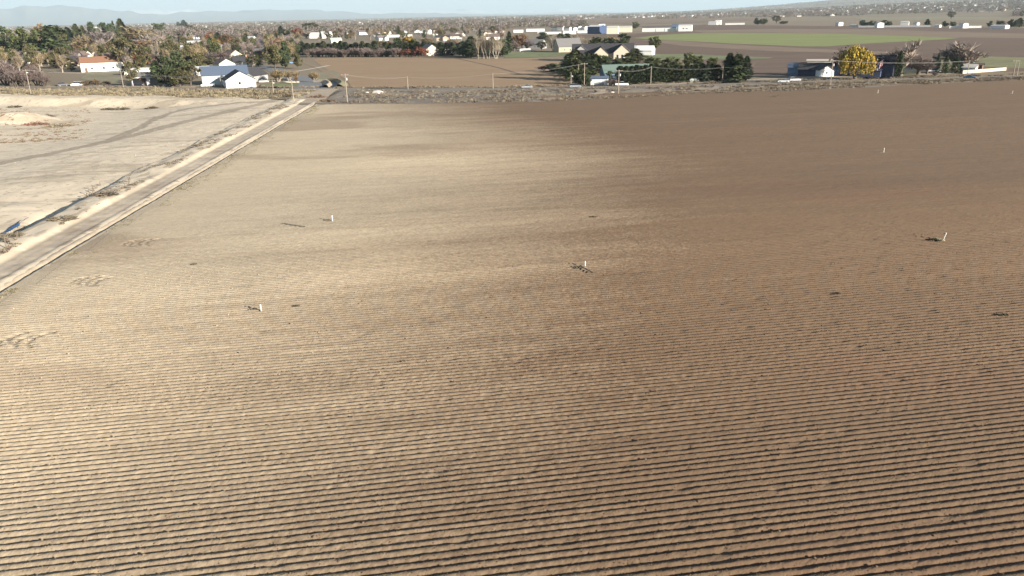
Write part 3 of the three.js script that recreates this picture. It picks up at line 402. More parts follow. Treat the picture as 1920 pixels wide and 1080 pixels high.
B('low_shed', 'low white flat roofed shed beside the dark green pine', 268, 139, 0, { w: 21, d: 8, eave: 2.8, ridge: 3.6, wall: offW, roof: mat(0.7, 0.68, 0.6) }, 'shed');
{ // open fronted: walls at the back and sides, a pier between the bays, so that the inside is really in shade
  const g = G(279, 159), o = thing('garage', 'pale grey open garage with twin bays under the pine', 'garage', g.x, 0, g.z, turnTo(g, -6)), m = mat(0.55, 0.55, 0.6);
  for (const [n, x, y, z, w, h, d] of [['back_wall', 0, 0, -3.9, 15, 4.4, 0.2], ['side_wall', -7.4, 0, 0, 0.2, 4.4, 7.6], ['side_wall', 7.4, 0, 0, 0.2, 4.4, 7.6], ['pier', 0.4, 0, 3.7, 1.5, 3.6, 0.3], ['pier', -7, 0, 3.7, 0.6, 3.6, 0.3], ['pier', 7, 0, 3.7, 0.6, 3.6, 0.3], ['lintel', 0, 3.61, 3.7, 15, 0.8, 0.3]]) mesh(n, new Geo().box(x, y, z, w, h, d).build(), m, o);
  const r = new Geo(); for (const s of [-1, 1]) r.quad(r.v(-7.9, 4.42, s * 4.5), r.v(7.9, 4.42, s * 4.5), r.v(7.9, 6.4, 0), r.v(-7.9, 6.4, 0)); mesh('roof', r.build(), rGrey, o); for (const s of [-1, 1]) { const q = new Geo(); q.tri(q.v(s * 7.4, 4.42, -4), q.v(s * 7.4, 4.42, 4), q.v(s * 7.4, 6.2, 0)); mesh('gable', q.build(), m, o); }
}
B('metal_barn', 'pale metal roofed barn beside the golden tree', 361, 101, 6, [{ w: 20, d: 12, eave: 4, ridge: 8, wall: white, roof: rMetal }], 'barn');
B('metal_barn', 'grey metal roofed barn standing behind another metal roofed barn', 367, 92, 6, [{ w: 16, d: 12, eave: 5, ridge: 9, wall: offW, roof: rMetal }], 'barn');
B('suburban_house', 'pale green gabled house directly behind the long pale blue barn', 421, 131, -72, { w: 12, d: 10, eave: 4.2, ridge: 7, wall: paleGreen, roof: rBrown, win: wins('r', [0], 1.5) });
B('suburban_house', 'dark roofed house with tan front gable behind a round green bush', 436, 112, -62, { w: 13, d: 11, eave: 4, ridge: 7.5, wall: cream, roof: rBrown, win: wins('r', [0], 1.6) });
B('suburban_house', 'low black roofed house beside the brown tree row', 458, 124, 4, { w: 14, d: 11, eave: 3.2, ridge: 6.6, wall: offW, roof: rDark, chimney: [2, 1], win: wins('f', [-3, 2], 1) });
B('shed', 'small white shed at the end of the long pale blue barn', 380, 141, 10, { w: 8, d: 7, eave: 3.4, ridge: 5, wall: white, roof: rMetal }, 'shed');
B('suburban_house', 'white gabled house with wide grey roof among purple brown trees', 499, 90, -55, [{ w: 22, d: 16, eave: 4, ridge: 9.5, wall: white, roof: rMauve, win: wins('r', [-2, 2], 1.5) }]);
B('dairy_barn', 'white barn with an arched looking double gable in the suburb', 470, 80, -30, [{ w: 14, d: 10, eave: 5, ridge: 8.6, wall: white, roof: rMetal, doors: [['f', 0, 0, 3, 3.5, mat(0.22, 0.2, 0.18)]] }], 'barn');
B('white_barn', 'larger of two white barns behind the green hedge', 596, 72, -25, { w: 22, d: 14, eave: 5.5, ridge: 9, wall: white, roof: mat(0.7, 0.69, 0.66) }, 'barn');
B('white_barn', 'smaller white barn right beside the larger barn behind hedge', 612, 69.5, -25, { w: 18, d: 12, eave: 6, ridge: 9, wall: white, roof: mat(0.66, 0.65, 0.62) }, 'barn');
B('shed', 'pale green roofed shed at the end of the green hedge', 630, 80, 12, { w: 14, d: 9, eave: 3.4, ridge: 6, wall: offW, roof: mat(0.38, 0.46, 0.4) }, 'shed');
B('field_house', 'pale stone gabled house at the end of the reddish hedge', 805, 104, -70, { w: 15, d: 12, eave: 4.6, ridge: 8.6, wall: mat(0.5, 0.44, 0.38), roof: mat(0.3, 0.26, 0.23), win: [...wins('r', [-2, 2], 1), ...wins('r', [0], 4.6, 1, 1)] });
B('field_house', 'low pale house with brown roof between hedge and dark pines', 842, 98, 10, { w: 17, d: 11, eave: 3.4, ridge: 6.6, wall: offW, roof: rMauve, win: wins('f', [-4, 1, 5], 1) });
B('ranch_house', 'grey house behind the bare poplars beside red trees', 1003, 91, -25, { w: 18, d: 12, eave: 4, ridge: 8, wall: greyW, roof: rGrey, win: wins('f', [-4, 3], 1.2) });
B('ranch_house', 'steep grey roofed house with white garage door on the lawn', 1064, 97, 20, [{ w: 20, d: 14, eave: 4.5, ridge: 10.5, wall: beige, roof: rGrey, win: wins('f', [-5, 0], 1.2), doors: [['f', 6, 0, 5, 3, white]] }]);
B('estate_house', 'large dark roofed house with several cream front gables among pines', 1130, 113, 0, [
  { w: 40, d: 15, eave: 5, ridge: 10.5, wall: cream, roof: rDark, win: wins('f', [-16, -12], 1.4) },
  { w: 14, d: 9, eave: 5, ridge: 9, x: -1, z: 6, turn: -Math.PI / 2, wall: cream, roof: rDark, win: wins('r', [-2, 2], 1.2, 1.4, 1.8) },
  { w: 14, d: 11, eave: 5.4, ridge: 10.2, x: 12.5, z: 6, turn: -Math.PI / 2, wall: cream, roof: rMauve, win: wins('r', [-3, 0, 3], 1.0, 1.5, 3.2) },
  { w: 14, d: 12, eave: 5, ridge: 9.6, x: -14, z: -2, turn: -Math.PI / 2, wall: greyW, roof: rGrey }]);
B('green_roof_barn', 'long barn with grey green roof and blue end wall behind cedars', 1176, 148, 12, { w: 24, d: 13, eave: 3.4, ridge: 6.6, wall: slateBlue, roof: rGreen }, 'barn');
B('trailer_home', 'small white trailer with grey roof at the road under pines', 1124, 159, -4, { w: 7.5, d: 4, eave: 2.9, ridge: 3.6, wall: white, roof: rBlue, doors: [['f', 0, 0, 4.2, 1.1, greyW]] }, 'trailer');
B('dome_shed', 'white round roofed shed beside the lone green tree', 1210, 103, -12, [{ w: 12, d: 10, eave: 3.4, ridge: 6.4, wall: white, roof: mat(0.74, 0.74, 0.72) }], 'shed');
B('machine_shed', 'low grey machine shed joined to the white round roofed shed', 1201, 100, 5, [{ w: 10, d: 9, eave: 3.4, ridge: 5.6, wall: greyW, roof: rMetal }], 'shed');
B('farmhouse', 'dark roofed farmhouse with white front gable left of the willow', 1530, 141, -8, [
  { w: 15, d: 9, eave: 3.0, ridge: 5.6, wall: navy, roof: rDark },
  { w: 9, d: 6.5, eave: 3.0, ridge: 5.0, x: 3.5, z: 3.5, turn: -Math.PI / 2 + 0.5, wall: white, roof: rDark, win: wins('r', [0], 1.2, 0.9, 1) },
  { w: 6.5, d: 7, eave: 3.6, ridge: 5.4, x: -9.5, z: -1.5, wall: slateBlue, roof: rBlue }]);
B('blue_shed', 'blue shed with white corner between farmhouse and willow', 1574, 141, -10, [{ w: 7.5, d: 6, eave: 3.9, ridge: 5.6, wall: mat(0.07, 0.13, 0.28), roof: mat(0.12, 0.2, 0.36, 0.5), doors: [['f', 3, 0.6, 1.2, 3, white]] }], 'shed');
B('flat_shed', 'long pale roofed shed behind the dark roofed farmhouse', 1538, 122, 0, { w: 14, d: 5, eave: 2.4, ridge: 3.0, wall: offW, roof: mat(0.5, 0.44, 0.38) }, 'shed');
B('navy_barn', 'dark navy barn behind the pole with the flag', 1645, 142, -6, [{ w: 13, d: 9, eave: 5.6, ridge: 9, wall: navy, roof: mat(0.012, 0.016, 0.035) }, { w: 8, d: 5, eave: 2.7, ridge: 3.3, x: -2, z: 6, wall: mat(0.06, 0.08, 0.15), roof: navy }], 'barn');
B('white_cottage', 'white cottage with dark windows between columnar cedar and bare trees', 1699, 131, -4, [{ w: 6.5, d: 6, eave: 4.4, ridge: 6, wall: white, roof: rGrey, win: wins('f', [-1, 1.6], 1.8, 1, 1.6) }]);
B('low_house', 'long low grey green house behind purplish bare shrubs', 1727, 133, -4, [{ w: 15, d: 7, eave: 2.9, ridge: 4.6, wall: mat(0.2, 0.23, 0.22), roof: rGrey, win: wins('f', [-4, 0, 4], 1) }]);
B('tall_house', 'pale olive house between the columnar cedars', 1766, 129, 0, [{ w: 9, d: 8, eave: 5.6, ridge: 7.4, wall: mat(0.34, 0.34, 0.24), roof: rBrown, win: wins('f', [-2, 2], 3.6) }]);
B('teal_shed', 'teal grey metal shed behind the cream fence', 1809, 127, -8, [{ w: 7, d: 7, eave: 3.6, ridge: 5.4, wall: mat(0.16, 0.24, 0.26), roof: mat(0.2, 0.28, 0.3, 0.5) }], 'shed');
B('white_shed', 'bright white shed at the corner of the cream fence', 1817, 136, -12, [{ w: 5.6, d: 4.4, eave: 2.5, ridge: 3.7, wall: white, roof: mat(0.6, 0.57, 0.52) }], 'shed');
B('brown_shed', 'low brown shed behind the middle of the cream fence', 1832, 131, -8, [{ w: 4.4, d: 4, eave: 2.4, ridge: 3.1, wall: mat(0.16, 0.1, 0.075), roof: rBrown }], 'shed');
// far buildings, 1.2 to 2 km away; width and height in photo pixels at their distance
const far = (name, label, px, base, w, h, d, wall, roof, deg, cat, extra) => { const k = G(px, base).mpp, q = extra ? { win: (extra.win || []).map(([s, a, b, c, e, m]) => [s, a * k, b * k, c * k, e * k, m]), doors: (extra.doors || []).map(([s, a, b, c, e, m]) => [s, a * k, b * k, c * k, e * k, m]) } : {}; return B(name, label, px, base, deg, [{ w: w * k, d: d * k, eave: h * k * 0.84, ridge: h * k, wall, roof, over: 0.3, ...q }], cat); };
far('warehouse', 'tall cream warehouse front with blue side wall at the field edge', 1149, 63.5, 21, 14, 18, mat(0.66, 0.62, 0.5), mat(0.6, 0.58, 0.52), -6, 'warehouse');
far('warehouse', 'cream warehouse extension right of the tall cream front', 1172, 60.5, 25, 11, 14, mat(0.62, 0.58, 0.46), mat(0.55, 0.53, 0.47), -4, 'warehouse');
far('blue_warehouse', 'blue and white gabled warehouse left of the tall cream front', 1119, 63, 30, 15, 20, mat(0.04, 0.07, 0.15), mat(0.72, 0.73, 0.76), -40, 'warehouse');
far('school', 'long low white hall with blue roof edge at the green field', 1236, 59, 62, 8, 20, mat(0.66, 0.69, 0.64), rBlue, -3, 'hall', { doors: [['f', -6, 0, 1.2, 5, slateBlue], ['f', 10, 0, 1.2, 5, slateBlue]] });
far('school', 'white block at the right end of the long low hall', 1285, 58.5, 24, 11.5, 18, white, mat(0.66, 0.67, 0.7), -5, 'hall', { win: [['f', -3, 4, 3, 2], ['f', 3, 4, 4, 1.6]] });
far('gym_hall', 'navy hall with flat roof behind the long low white hall', 1266, 56, 12, 10, 14, slateBlue, rBlue, -5, 'hall');
for (const [px, base, w, h, l] of [[972, 61, 18, 5, 'long white row house left of the poplar tops'], [1004, 59, 34, 5, 'long white row house behind the autumn trees'], [1030, 64, 44, 4, 'long pale wall of sheds behind the garden trees'], [1068, 64, 24, 6, 'white row of sheds behind the steep grey roof'], [1092, 62, 18, 5, 'white row of sheds left of the blue warehouse']]) far('row_building', l, px, base, w, h, 8, white, mat(0.62, 0.62, 0.62), -3, 'building');
for (const [px, base, w, h] of [[1040, 57, 12, 6], [1052, 57, 12, 7], [1064, 58, 13, 7], [1076, 57.5, 12, 6], [1085, 57, 13, 8], [1098, 57, 13, 8], [1104, 55, 12, 7], [1128, 50, 12, 6]]) far('estate_home', 'white walled dark roofed house in the dense new estate', px, base, w, h, 8, white, rDark, pick([-70, -60, 10, -30]), 'house').userData.group = 'houses of the new estate';
far('shed_row', 'long white wall of sheds behind the golden treetop', 742, 69.5, 62, 4, 6, white, mat(0.75, 0.74, 0.72), 0, 'building');
far('shed_row', 'longest white wall of sheds left of the dark pine group', 842, 68.5, 60, 5.5, 6, white, mat(0.75, 0.74, 0.72), 3, 'building');
far('shed_row', 'short white wall of sheds behind the bare poplars', 928, 64.5, 28, 3, 4, mat(0.7, 0.62, 0.55), mat(0.7, 0.62, 0.55), 0, 'building');
far('white_barn', 'white gabled barn behind the long white wall', 800, 64, 16, 8, 10, white, rMetal, -30, 'barn');
far('white_barn', 'white field barn with two blocks in the far brown fields', 1337, 46.5, 16, 5.5, 8, white, white, -15, 'barn');
far('white_barn', 'taller white block on the far field barn', 1347, 46.2, 10, 8, 8, white, white, -10, 'barn');
far('long_white_shed', 'very long low white shed in the far brown fields', 1378, 46.3, 35, 3, 6, white, mat(0.7, 0.68, 0.66), 0, 'shed');
for (const [px, base, w, h, deg, l] of [[1648, 52, 17, 10, -72, 'white gabled barn beside dark trees behind the long white fence'], [1573, 48.5, 13, 7, -60, 'pale barn left of the dark tree clump'], [1696, 48.5, 14, 8.5, -4, 'white cube shaped barn behind the long white fence'], [1718, 49.5, 9, 7.5, -50, 'small pale barn with steep front behind the white fence'], [1806, 52.8, 15, 9.5, -60, 'bright white gabled barn at the middle of the fence'], [1874, 54, 26, 7, -22, 'long white low barn at the end of the white fence'], [1600, 50, 14, 3.5, 0, 'long pale low shed behind the brown field'], [1758, 51.5, 10, 5, -30, 'low white shed at the foot of the dark trees']]) far('field_barn', l, px, base, w, h, w * 0.7, mat(0.74, 0.73, 0.7), mat(0.55, 0.54, 0.52), deg, 'barn');
// ---------------------------------------------------------------- vehicles
const tyreM = mat(0.02, 0.02, 0.02), rimM = mat(0.45, 0.45, 0.46, 0.4), lampM = mat(0.85, 0.84, 0.8, 0.2), tailM = mat(0.3, 0.02, 0.02, 0.3);
const wheelG = new THREE.CylinderGeometry(0.34, 0.34, 0.22, 14).rotateX(Math.PI / 2), rimG = new THREE.CylinderGeometry(0.2, 0.2, 0.24, 10).rotateX(Math.PI / 2);
const SIDE = {
  car: { L: 4.6, body: [[-2.3, 0.32], [-2.3, 0.8], [-2.1, 0.95], [-1.3, 1.0], [1.0, 0.98], [2.0, 0.86], [2.28, 0.65], [2.28, 0.32]], cab: [[-1.75, 0.98], [-1.1, 1.42], [0.35, 1.45], [1.15, 0.97]] },
  suv: { L: 4.8, body: [[-2.4, 0.38], [-2.4, 1.0], [-2.3, 1.1], [1.0, 1.1], [2.1, 1.02], [2.36, 0.8], [2.36, 0.38]], cab: [[-2.3, 1.08], [-2.05, 1.76], [0.45, 1.78], [1.2, 1.08]] },
  pickup: { L: 5.6, body: [[-2.8, 0.5], [-2.8, 1.12], [-0.7, 1.12], [1.2, 1.14], [2.5, 1.08], [2.78, 0.9], [2.78, 0.42]], cab: [[-0.75, 1.12], [-0.6, 1.84], [0.75, 1.84], [1.4, 1.12]] },
  van: { L: 5.2, body: [[-2.6, 0.36], [-2.6, 1.2], [-2.55, 1.3], [1.5, 1.3], [2.4, 1.1], [2.6, 0.8], [2.6, 0.36]], cab: [[-2.5, 1.28], [-2.4, 2.1], [1.0, 2.1], [1.75, 1.28]] },
};
function vehicle(type, label, px, py, deg, paint, group) {
  const g = G(px, py), s = SIDE[type], o = thing(type === 'car' ? 'car' : type === 'suv' ? 'estate_car' : type, label, type === 'suv' ? 'car' : type, g.x, 0.06, g.z, turnTo(g, deg), group), W = 1.84;
  const ex = (pts, w, bev) => { const e = new THREE.ExtrudeGeometry(new THREE.Shape(pts.map(([a, b]) => new THREE.Vector2(a, b))), { depth: w - 2 * bev, bevelEnabled: true, bevelThickness: bev, bevelSize: bev * 0.6, bevelSegments: 2 }); e.translate(0, 0, -w / 2 + bev); return e; };
  mesh('body', ex(s.body, W, 0.1), paint, o);
  mesh('cabin_glass', ex(s.cab, W - 0.22, 0.12), glass, o);
  const top = s.cab.slice(1, 3); mesh('roof_panel', new THREE.BoxGeometry(top[1][0] - top[0][0] + 0.15, 0.07, W - 0.3).translate((top[0][0] + top[1][0]) / 2, top[0][1] + 0.05, 0), paint, o);
  for (const x of [-s.L * 0.3, s.L * 0.31]) for (const z of [-0.82, 0.82]) { const w = mesh('wheel', wheelG, tyreM, o); w.position.set(x, 0.34, z); mesh('rim', rimG, rimM, w); }
  const fx = s.body[s.body.length - 1][0] + 0.05, bx = s.body[0][0] - 0.05; for (const z of [-0.62, 0.62]) { mesh('headlight', new THREE.BoxGeometry(0.1, 0.16, 0.36).translate(fx, 0.68, z), lampM, o); mesh('tail_light', new THREE.BoxGeometry(0.1, 0.18, 0.26).translate(bx, 0.78, z), tailM, o); }
  return o;
}
const pWhite = mat(0.78, 0.78, 0.77, 0.25), pSilver = mat(0.42, 0.43, 0.45, 0.3, { metalness: 0.3 }), pGrey = mat(0.12, 0.125, 0.135, 0.3), pBlue = mat(0.05, 0.14, 0.24, 0.3), pDark = mat(0.025, 0.028, 0.03, 0.3), pSky = mat(0.16, 0.30, 0.48, 0.35);
vehicle('suv', 'silver estate car driving on the road past the dark pines', 1079, 165, 0, pSilver);
vehicle('car', 'grey car driving on the road beside the fallow field', 988, 165.6, 180, pSilver);
vehicle('car', 'white car parked in front of the grey driveway', 1469, 155.2, 178, pWhite);
vehicle('suv', 'pale car parked nose to tail behind the white car', 1490, 152.6, 20, mat(0.55, 0.55, 0.58, 0.3));
vehicle('car', 'blue car driving on the road below the cream fence', 1818, 148, -4, pBlue);
vehicle('pickup', 'white pickup truck parked at the trailer under the pines', 1166, 161.5, 0, pWhite);
vehicle('pickup', 'white pickup parked beside the purplish shrubs at the olive house', 1751, 136, 20, pWhite);
vehicle('suv', 'dark grey car parked at the roadside left of a white van', 119, 161.5, 0, pGrey);
vehicle('van', 'white van parked at the roadside below the longhouse', 144, 161.5, 178, pWhite);
vehicle('pickup', 'sky blue pickup in the shade of the white gabled house', 394, 157, 170, pSky);
vehicle('car', 'white car parked on the lawn behind the white gabled house', 495, 155, 0, pWhite);
vehicle('van', 'white van parked behind the white car on the lawn', 493, 147, 30, pWhite);
vehicle('car', 'dark car parked beside the garage with twin openings', 312, 162, 0, pDark);
vehicle('car', 'white car parked at the pink flowered kerb by the side road', 531, 109, 10, pWhite);
vehicle('pickup', 'blue pickup parked on the suburb street by the fallow field', 551, 119.5, 0, pSky);
vehicle('car', 'silver car parked on the suburb street by a white kerb', 512, 118, 5, pSilver);
vehicle('pickup', 'dark pickup parked on the far field edge by the white block', 1317, 56.5, 5, pGrey);
{ // white covered bales and a covered boat by the cedar row
  const wrap = mat(0.80, 0.80, 0.78, 0.5), bale = new THREE.CylinderGeometry(0.85, 0.85, 1.3, 16, 3); bale.rotateZ(Math.PI / 2);
  { const p = bale.attributes.position; for (let i = 0; i < p.count; i++) { const k = 1 + 0.08 * (vn(p.getX(i) * 3 + 9, p.getY(i) * 3 + p.getZ(i) * 5) - 0.5); p.setXYZ(i, p.getX(i) * k, p.getY(i) * k, p.getZ(i) * k); } bale.computeVertexNormals(); }
  [[1297, 153.8], [1302.5, 153.5], [1307, 153.2]].forEach(([px, py]) => { const g = G(px, py), o = tag(mesh(numbered('wrapped_bale'), bale, wrap, scene), 'white plastic wrapped round bale standing by the cedar row', 'bale', 'wrapped bales at the roadside'); o.position.set(g.x, 0.86, g.z); o.rotation.y = 1.2; });
  const g = G(1317, 152.6), b = thing('boat_trailer', 'white covered boat on a trailer beside the wrapped bales', 'boat', g.x, 0, g.z, turnTo(g, 4));
  const hull = new THREE.ExtrudeGeometry(new THREE.Shape([[-2.3, 0.6], [-2.3, 1.5], [-1.2, 1.9], [0.6, 1.85], [2.5, 1.35], [1.9, 0.6]].map(([x, y]) => new THREE.Vector2(x, y))), { depth: 1.3, bevelEnabled: true, bevelThickness: 0.3, bevelSize: 0.15, bevelSegments: 3 }); hull.translate(0, 0, -0.65); mesh('covered_hull', hull, wrap, b);
  mesh('trailer_frame', new Geo().box(0.3, 0.42, 0, 5.4, 0.14, 0.9).build(), mat(0.1, 0.1, 0.1), b); for (const z of [-0.8, 0.8]) { const w = mesh('wheel', wheelG, tyreM, b); w.position.set(-0.6, 0.34, z); mesh('rim', rimG, rimM, w); }
  const t = G(390, 163.4), tr = thing('flatbed_trailer', 'white flatbed trailer beside the blue pickup and white house', 'trailer', t.x, 0, t.z, turnTo(t, 3)); mesh('bed', new THREE.BoxGeometry(6.2, 0.8, 2.1).translate(0, 1.0, 0), pWhite, tr); mesh('drawbar', new Geo().box(3.6, 0.55, 0, 1.2, 0.12, 0.2).build(), tyreM, tr); for (const z of [-1, 1]) for (const x of [-0.5, 0.5]) { const w = mesh('wheel', wheelG, tyreM, tr); w.position.set(x, 0.34, z); mesh('rim', rimG, rimM, w); }
}
// ---------------------------------------------------------------- utility poles, wires, flag
const wood = mat(0.30, 0.25, 0.20), tin = mat(0.5, 0.5, 0.5, 0.5), wireM = mat(0.32, 0.30, 0.28, 0.5);
const tops = {};
function pole(key, label, px, base, top, arms = 1, lamp) {
  const g = G(px, base), h = heightTo(g, top), o = thing('utility_pole', label, 'utility pole', g.x, 0, g.z, 0);
  const p = new THREE.CylinderGeometry(0.13, 0.19, h + 0.3, 8).translate(0, h / 2 - 0.15, 0); mesh('post', p, wood, o);
  if (arms) { mesh('crossarm', new Geo().box(0, h - 0.55, 0.14, 2.6, 0.16, 0.12).build(), wood, o); for (const x of [-1.15, 0, 1.15]) mesh('insulator', new THREE.CylinderGeometry(0.05, 0.07, 0.25, 6).translate(x, h - 0.28, 0.14), tin, o); }
  if (arms > 1) mesh('transformer', new THREE.CylinderGeometry(0.3, 0.3, 0.9, 10).translate(0.42, h - 2, 0), tin, o);
  if (lamp) mesh('lamp_head', new Geo().box(0.5, h - 1.6, 0.2, 0.7, 0.3, 0.35).build(), lampM, o);
  tops[key] = { x: g.x, y: h - 0.3, z: g.z }; return o;
}
pole('a', 'wooden utility pole with lamp head standing on the pit embankment', 58, 176, 130, 1, true);
pole('b', 'wooden utility pole in front of the weeping olive bush', 231.5, 163.5, 133);
pole('c', 'wooden utility pole at the corner of the white gabled house', 415, 164, 143);
pole('d', 'wooden utility pole on the verge left of the side road', 513, 174, 149, 1, true);
pole('e', 'tall wooden utility pole beside the dirt crossing', 551, 192, 150);
pole('f', 'wooden utility pole between dirt crossing and canal bend', 651.5, 193, 138, 2);
pole('g', 'slim wooden utility pole at the fallow field edge', 765, 167, 143, 0);
pole('h', 'wooden utility pole at the fallow field edge near tree shadows', 924.5, 166, 137, 0);
pole('i', 'utility pole with street lamp beside the silver estate car', 1070.5, 164.5, 136, 0, true);
pole('j', 'utility pole with wide crossarm in front of the dark pines', 1095.5, 161, 117.5);
pole('k', 'short utility pole behind the crossarm pole at the pines', 1084.5, 152, 121, 0);
pole('l', 'tall utility pole with crossarm on the verge below the trailer', 1159.5, 176, 130.5, 2);
pole('m', 'slim utility pole standing in the cedar row', 1220, 157, 124, 0);
pole('n', 'utility pole in the gap beside the tall conifer group', 1354, 154, 125, 0);
pole('o', 'utility pole with transformer in front of the dark roofed farmhouse', 1556.5, 161, 112, 2);
pole('p', 'utility pole with crossarm at the end of the cream fence', 1899, 146, 112);
pole('q', 'leaning looking utility pole beside another at fence end', 1906, 145, 112, 0);
pole('r', 'slim utility pole in front of the cream fence', 1814, 139, 113, 0);
function wire(a, b, off, sag) { const A = tops[a], B2 = tops[b], pts = []; for (let i = 0; i <= 10; i++) { const t = i / 10; pts.push(new THREE.Vector3(mix(A.x, B2.x, t), mix(A.y, B2.y, t) - 4 * sag * t * (1 - t) + off * 0, mix(A.z, B2.z, t) + off)); } const o = mesh(numbered('power_line'), new THREE.TubeGeometry(new THREE.CatmullRomCurve3(pts), 20, 0.03, 3), wireM, scene); tag(o, 'thin pale power line strung between roadside utility poles', 'power line', 'power lines along the road'); }
for (const [a, b] of [['a', 'b'], ['b', 'c'], ['c', 'd'], ['d', 'e'], ['e', 'f'], ['f', 'g'], ['g', 'h'], ['h', 'j'], ['j', 'l'], ['l', 'm'], ['m', 'n'], ['n', 'o'], ['o', 'r'], ['r', 'p']]) { wire(a, b, 0.1, 0.8); wire(a, b, 0.5, 1.1); }
{ // flag pole with its flag hanging in folds
  const g = G(1636.5, 144), h = heightTo(g, 114), o = thing('flagpole', 'slim white pole with a red and white striped flag by the navy barn', 'flagpole', g.x, 0, g.z, 0);
  mesh('post', new THREE.CylinderGeometry(0.05, 0.09, h, 8).translate(0, h / 2, 0), mat(0.7, 0.7, 0.7, 0.4), o); mesh('ball', new THREE.SphereGeometry(0.14, 10, 8).translate(0, h + 0.1, 0), mat(0.6, 0.45, 0.1, 0.3), o);
  const s = new Geo(), nu = 14, nv = 13, colr = (i, j) => (j < 7 && i < 6 ? [0.03, 0.045, 0.16] : j % 2 ? [0.75, 0.72, 0.7] : [0.45, 0.05, 0.05]);
  for (let j = 0; j < nv; j++) for (let i = 0; i < nu; i++) { const P = (a, b) => [2.2 - 2.6 * (1 - a / nu) + 1.5, 0.6 + h - 1.0 - b / nv * 2.3 - (1 - a / nu) * 3.0 + 0.6, 0.25 * Math.sin(a * 0.9 + b * 0.2)], q = [P(i, j), P(i, j + 1), P(i + 1, j + 1), P(i + 1, j)].map((p) => s.v(p[0], p[1], p[2], colr(i, j))); s.quad(...q); }
  mesh('flag', s.build(), vcMat, o);
  mesh('flag_arm', new Geo().limb([0, h - 3.2, 0], [3.7, h + 0.5, 0], 0.04, 0.03, 5).build(), mat(0.7, 0.7, 0.7, 0.4), o);
}
// ---------------------------------------------------------------- fences
function fence(name, label, a, b, h, m, step, cat = 'fence') {
  const A = G(...a), B2 = G(...b), L = Math.hypot(B2.x - A.x, B2.z - A.z), o = thing(name, label, cat, A.x, 0, A.z, -Math.atan2(B2.z - A.z, B2.x - A.x)), n = Math.round(L / step), pg2 = new Geo().box(0, 0.08, 0, L / n - 0.14, h - 0.1, 0.06).build(), po = new Geo().box(0, 0, 0, 0.14, h + 0.12, 0.14).build();
  for (let i = 0; i <= n; i++) { const q = mesh('post', po, m, o); q.position.x = i * L / n; if (i < n) { const p = mesh('panel', pg2, m, o); p.position.x = (i + 0.5) * L / n; } } return o;
}
fence('board_fence', 'long cream board fence along the driveway by the bright white shed', [1805, 138.5], [1886, 132.5], 1.5, mat(0.58, 0.52, 0.39), 2.4);
fence('board_fence', 'cream fence return at the far end of the long fence', [1886, 132.5], [1887, 128], 1.4, mat(0.56, 0.5, 0.39), 2.4);
fence('vinyl_fence', 'long white vinyl fence left part beside the white gabled barn', [1610, 51.6], [1745, 50.4], 2.6, white, 12);
fence('vinyl_fence', 'white vinyl fence between the bright gabled barn and dark trees', [1780, 53.2], [1840, 52.4], 2.8, white, 12);
fence('vinyl_fence', 'white fence at the lawn below the red autumn trees', [975, 97], [995, 96.5], 2.4, white, 4);
fence('vinyl_fence', 'pale fence along the grass by the side road', [532, 155.5], [561, 155.2], 0.8, mat(0.66, 0.6, 0.48), 3);
// ---------------------------------------------------------------- surveyed trees
const L = (k, s) => KN[k][1] + ' ' + s;
// left suburb, front to back
T('pine', 102, 118, 46, 66, 'biggest bushy green pine, between white two storey house and cream house');
T('pine', 15, 104, 47, 40, 'broad green pine standing behind the white two storey house'); T('pine', 46, 106, 49, 36, 'green pine left of the biggest bushy pine');
T('pine', 78, 108, 52, 34, 'green pine touching the left side of the biggest pine');
T('rust', 88, 96, 42, 34, 'rust red treetop rising behind the biggest green pine'); T('olive', 110, 98, 50, 30, 'olive tree showing behind the biggest green pine');
T('spruce', 133, 92, 50, 24, 'dark spruce between the biggest pine and bare grey trees'); T('spruce', 148, 86, 44, 18, 'narrow dark spruce behind bare grey trees'); T('spruce', 160, 84, 47, 12, 'small blackish spruce behind bare grey trees');
T('pine', 180, 82, 40, 22, 'dark pine in the row on the suburb ridge', 'pines on the suburb ridge'); T('pine', 198, 80, 41, 22, 'dark pine in the row on the suburb ridge', 'pines on the suburb ridge'); T('pine', 213, 80, 43, 18, 'dark pine in the row on the suburb ridge', 'pines on the suburb ridge');
T('spruce', 232, 84, 34, 20, 'tall blue green spruce above the suburb ridge'); T('spruce', 217, 78, 38, 8, 'thin pointed spruce on the suburb ridge');
T('grey', 190, 96, 50, 56, 'wide bare grey tree behind the longhouse'); T('tan', 160, 104, 62, 34, 'tan tree behind the cream house roof'); T('tan', 255, 92, 48, 52, 'broad tan tree left of bare pale trees');
T('olive', 236, 132, 66, 42, 'olive green tree beside the longhouse gable'); T('olive', 248, 162, 112, 28, 'weeping olive bush beside the roadside utility pole'); T('tan', 212, 110, 76, 30, 'tan tree right behind the longhouse roof');
T('mauve', 154, 131, 102, 22, 'purplish bare tree at the left end of the longhouse'); T('rust', 262, 104, 76, 30, 'rust brown tree behind the low white shed'); T('red', 270, 124, 96, 34, 'reddish tree behind the low white shed'); T('mauve', 285, 122, 94, 28, 'purplish tree behind the low white shed');
T('grey', 288, 100, 60, 40, 'bare pale tree with branching trunk in the suburb'); T('grey', 304, 108, 66, 32, 'bare pale tree beside branching pale tree'); T('pine', 300, 66, 42, 22, 'bushy pine behind the bare pale trees'); T('poplar', 294, 112, 74, 18, 'tall bare poplar above the twin opening garage');
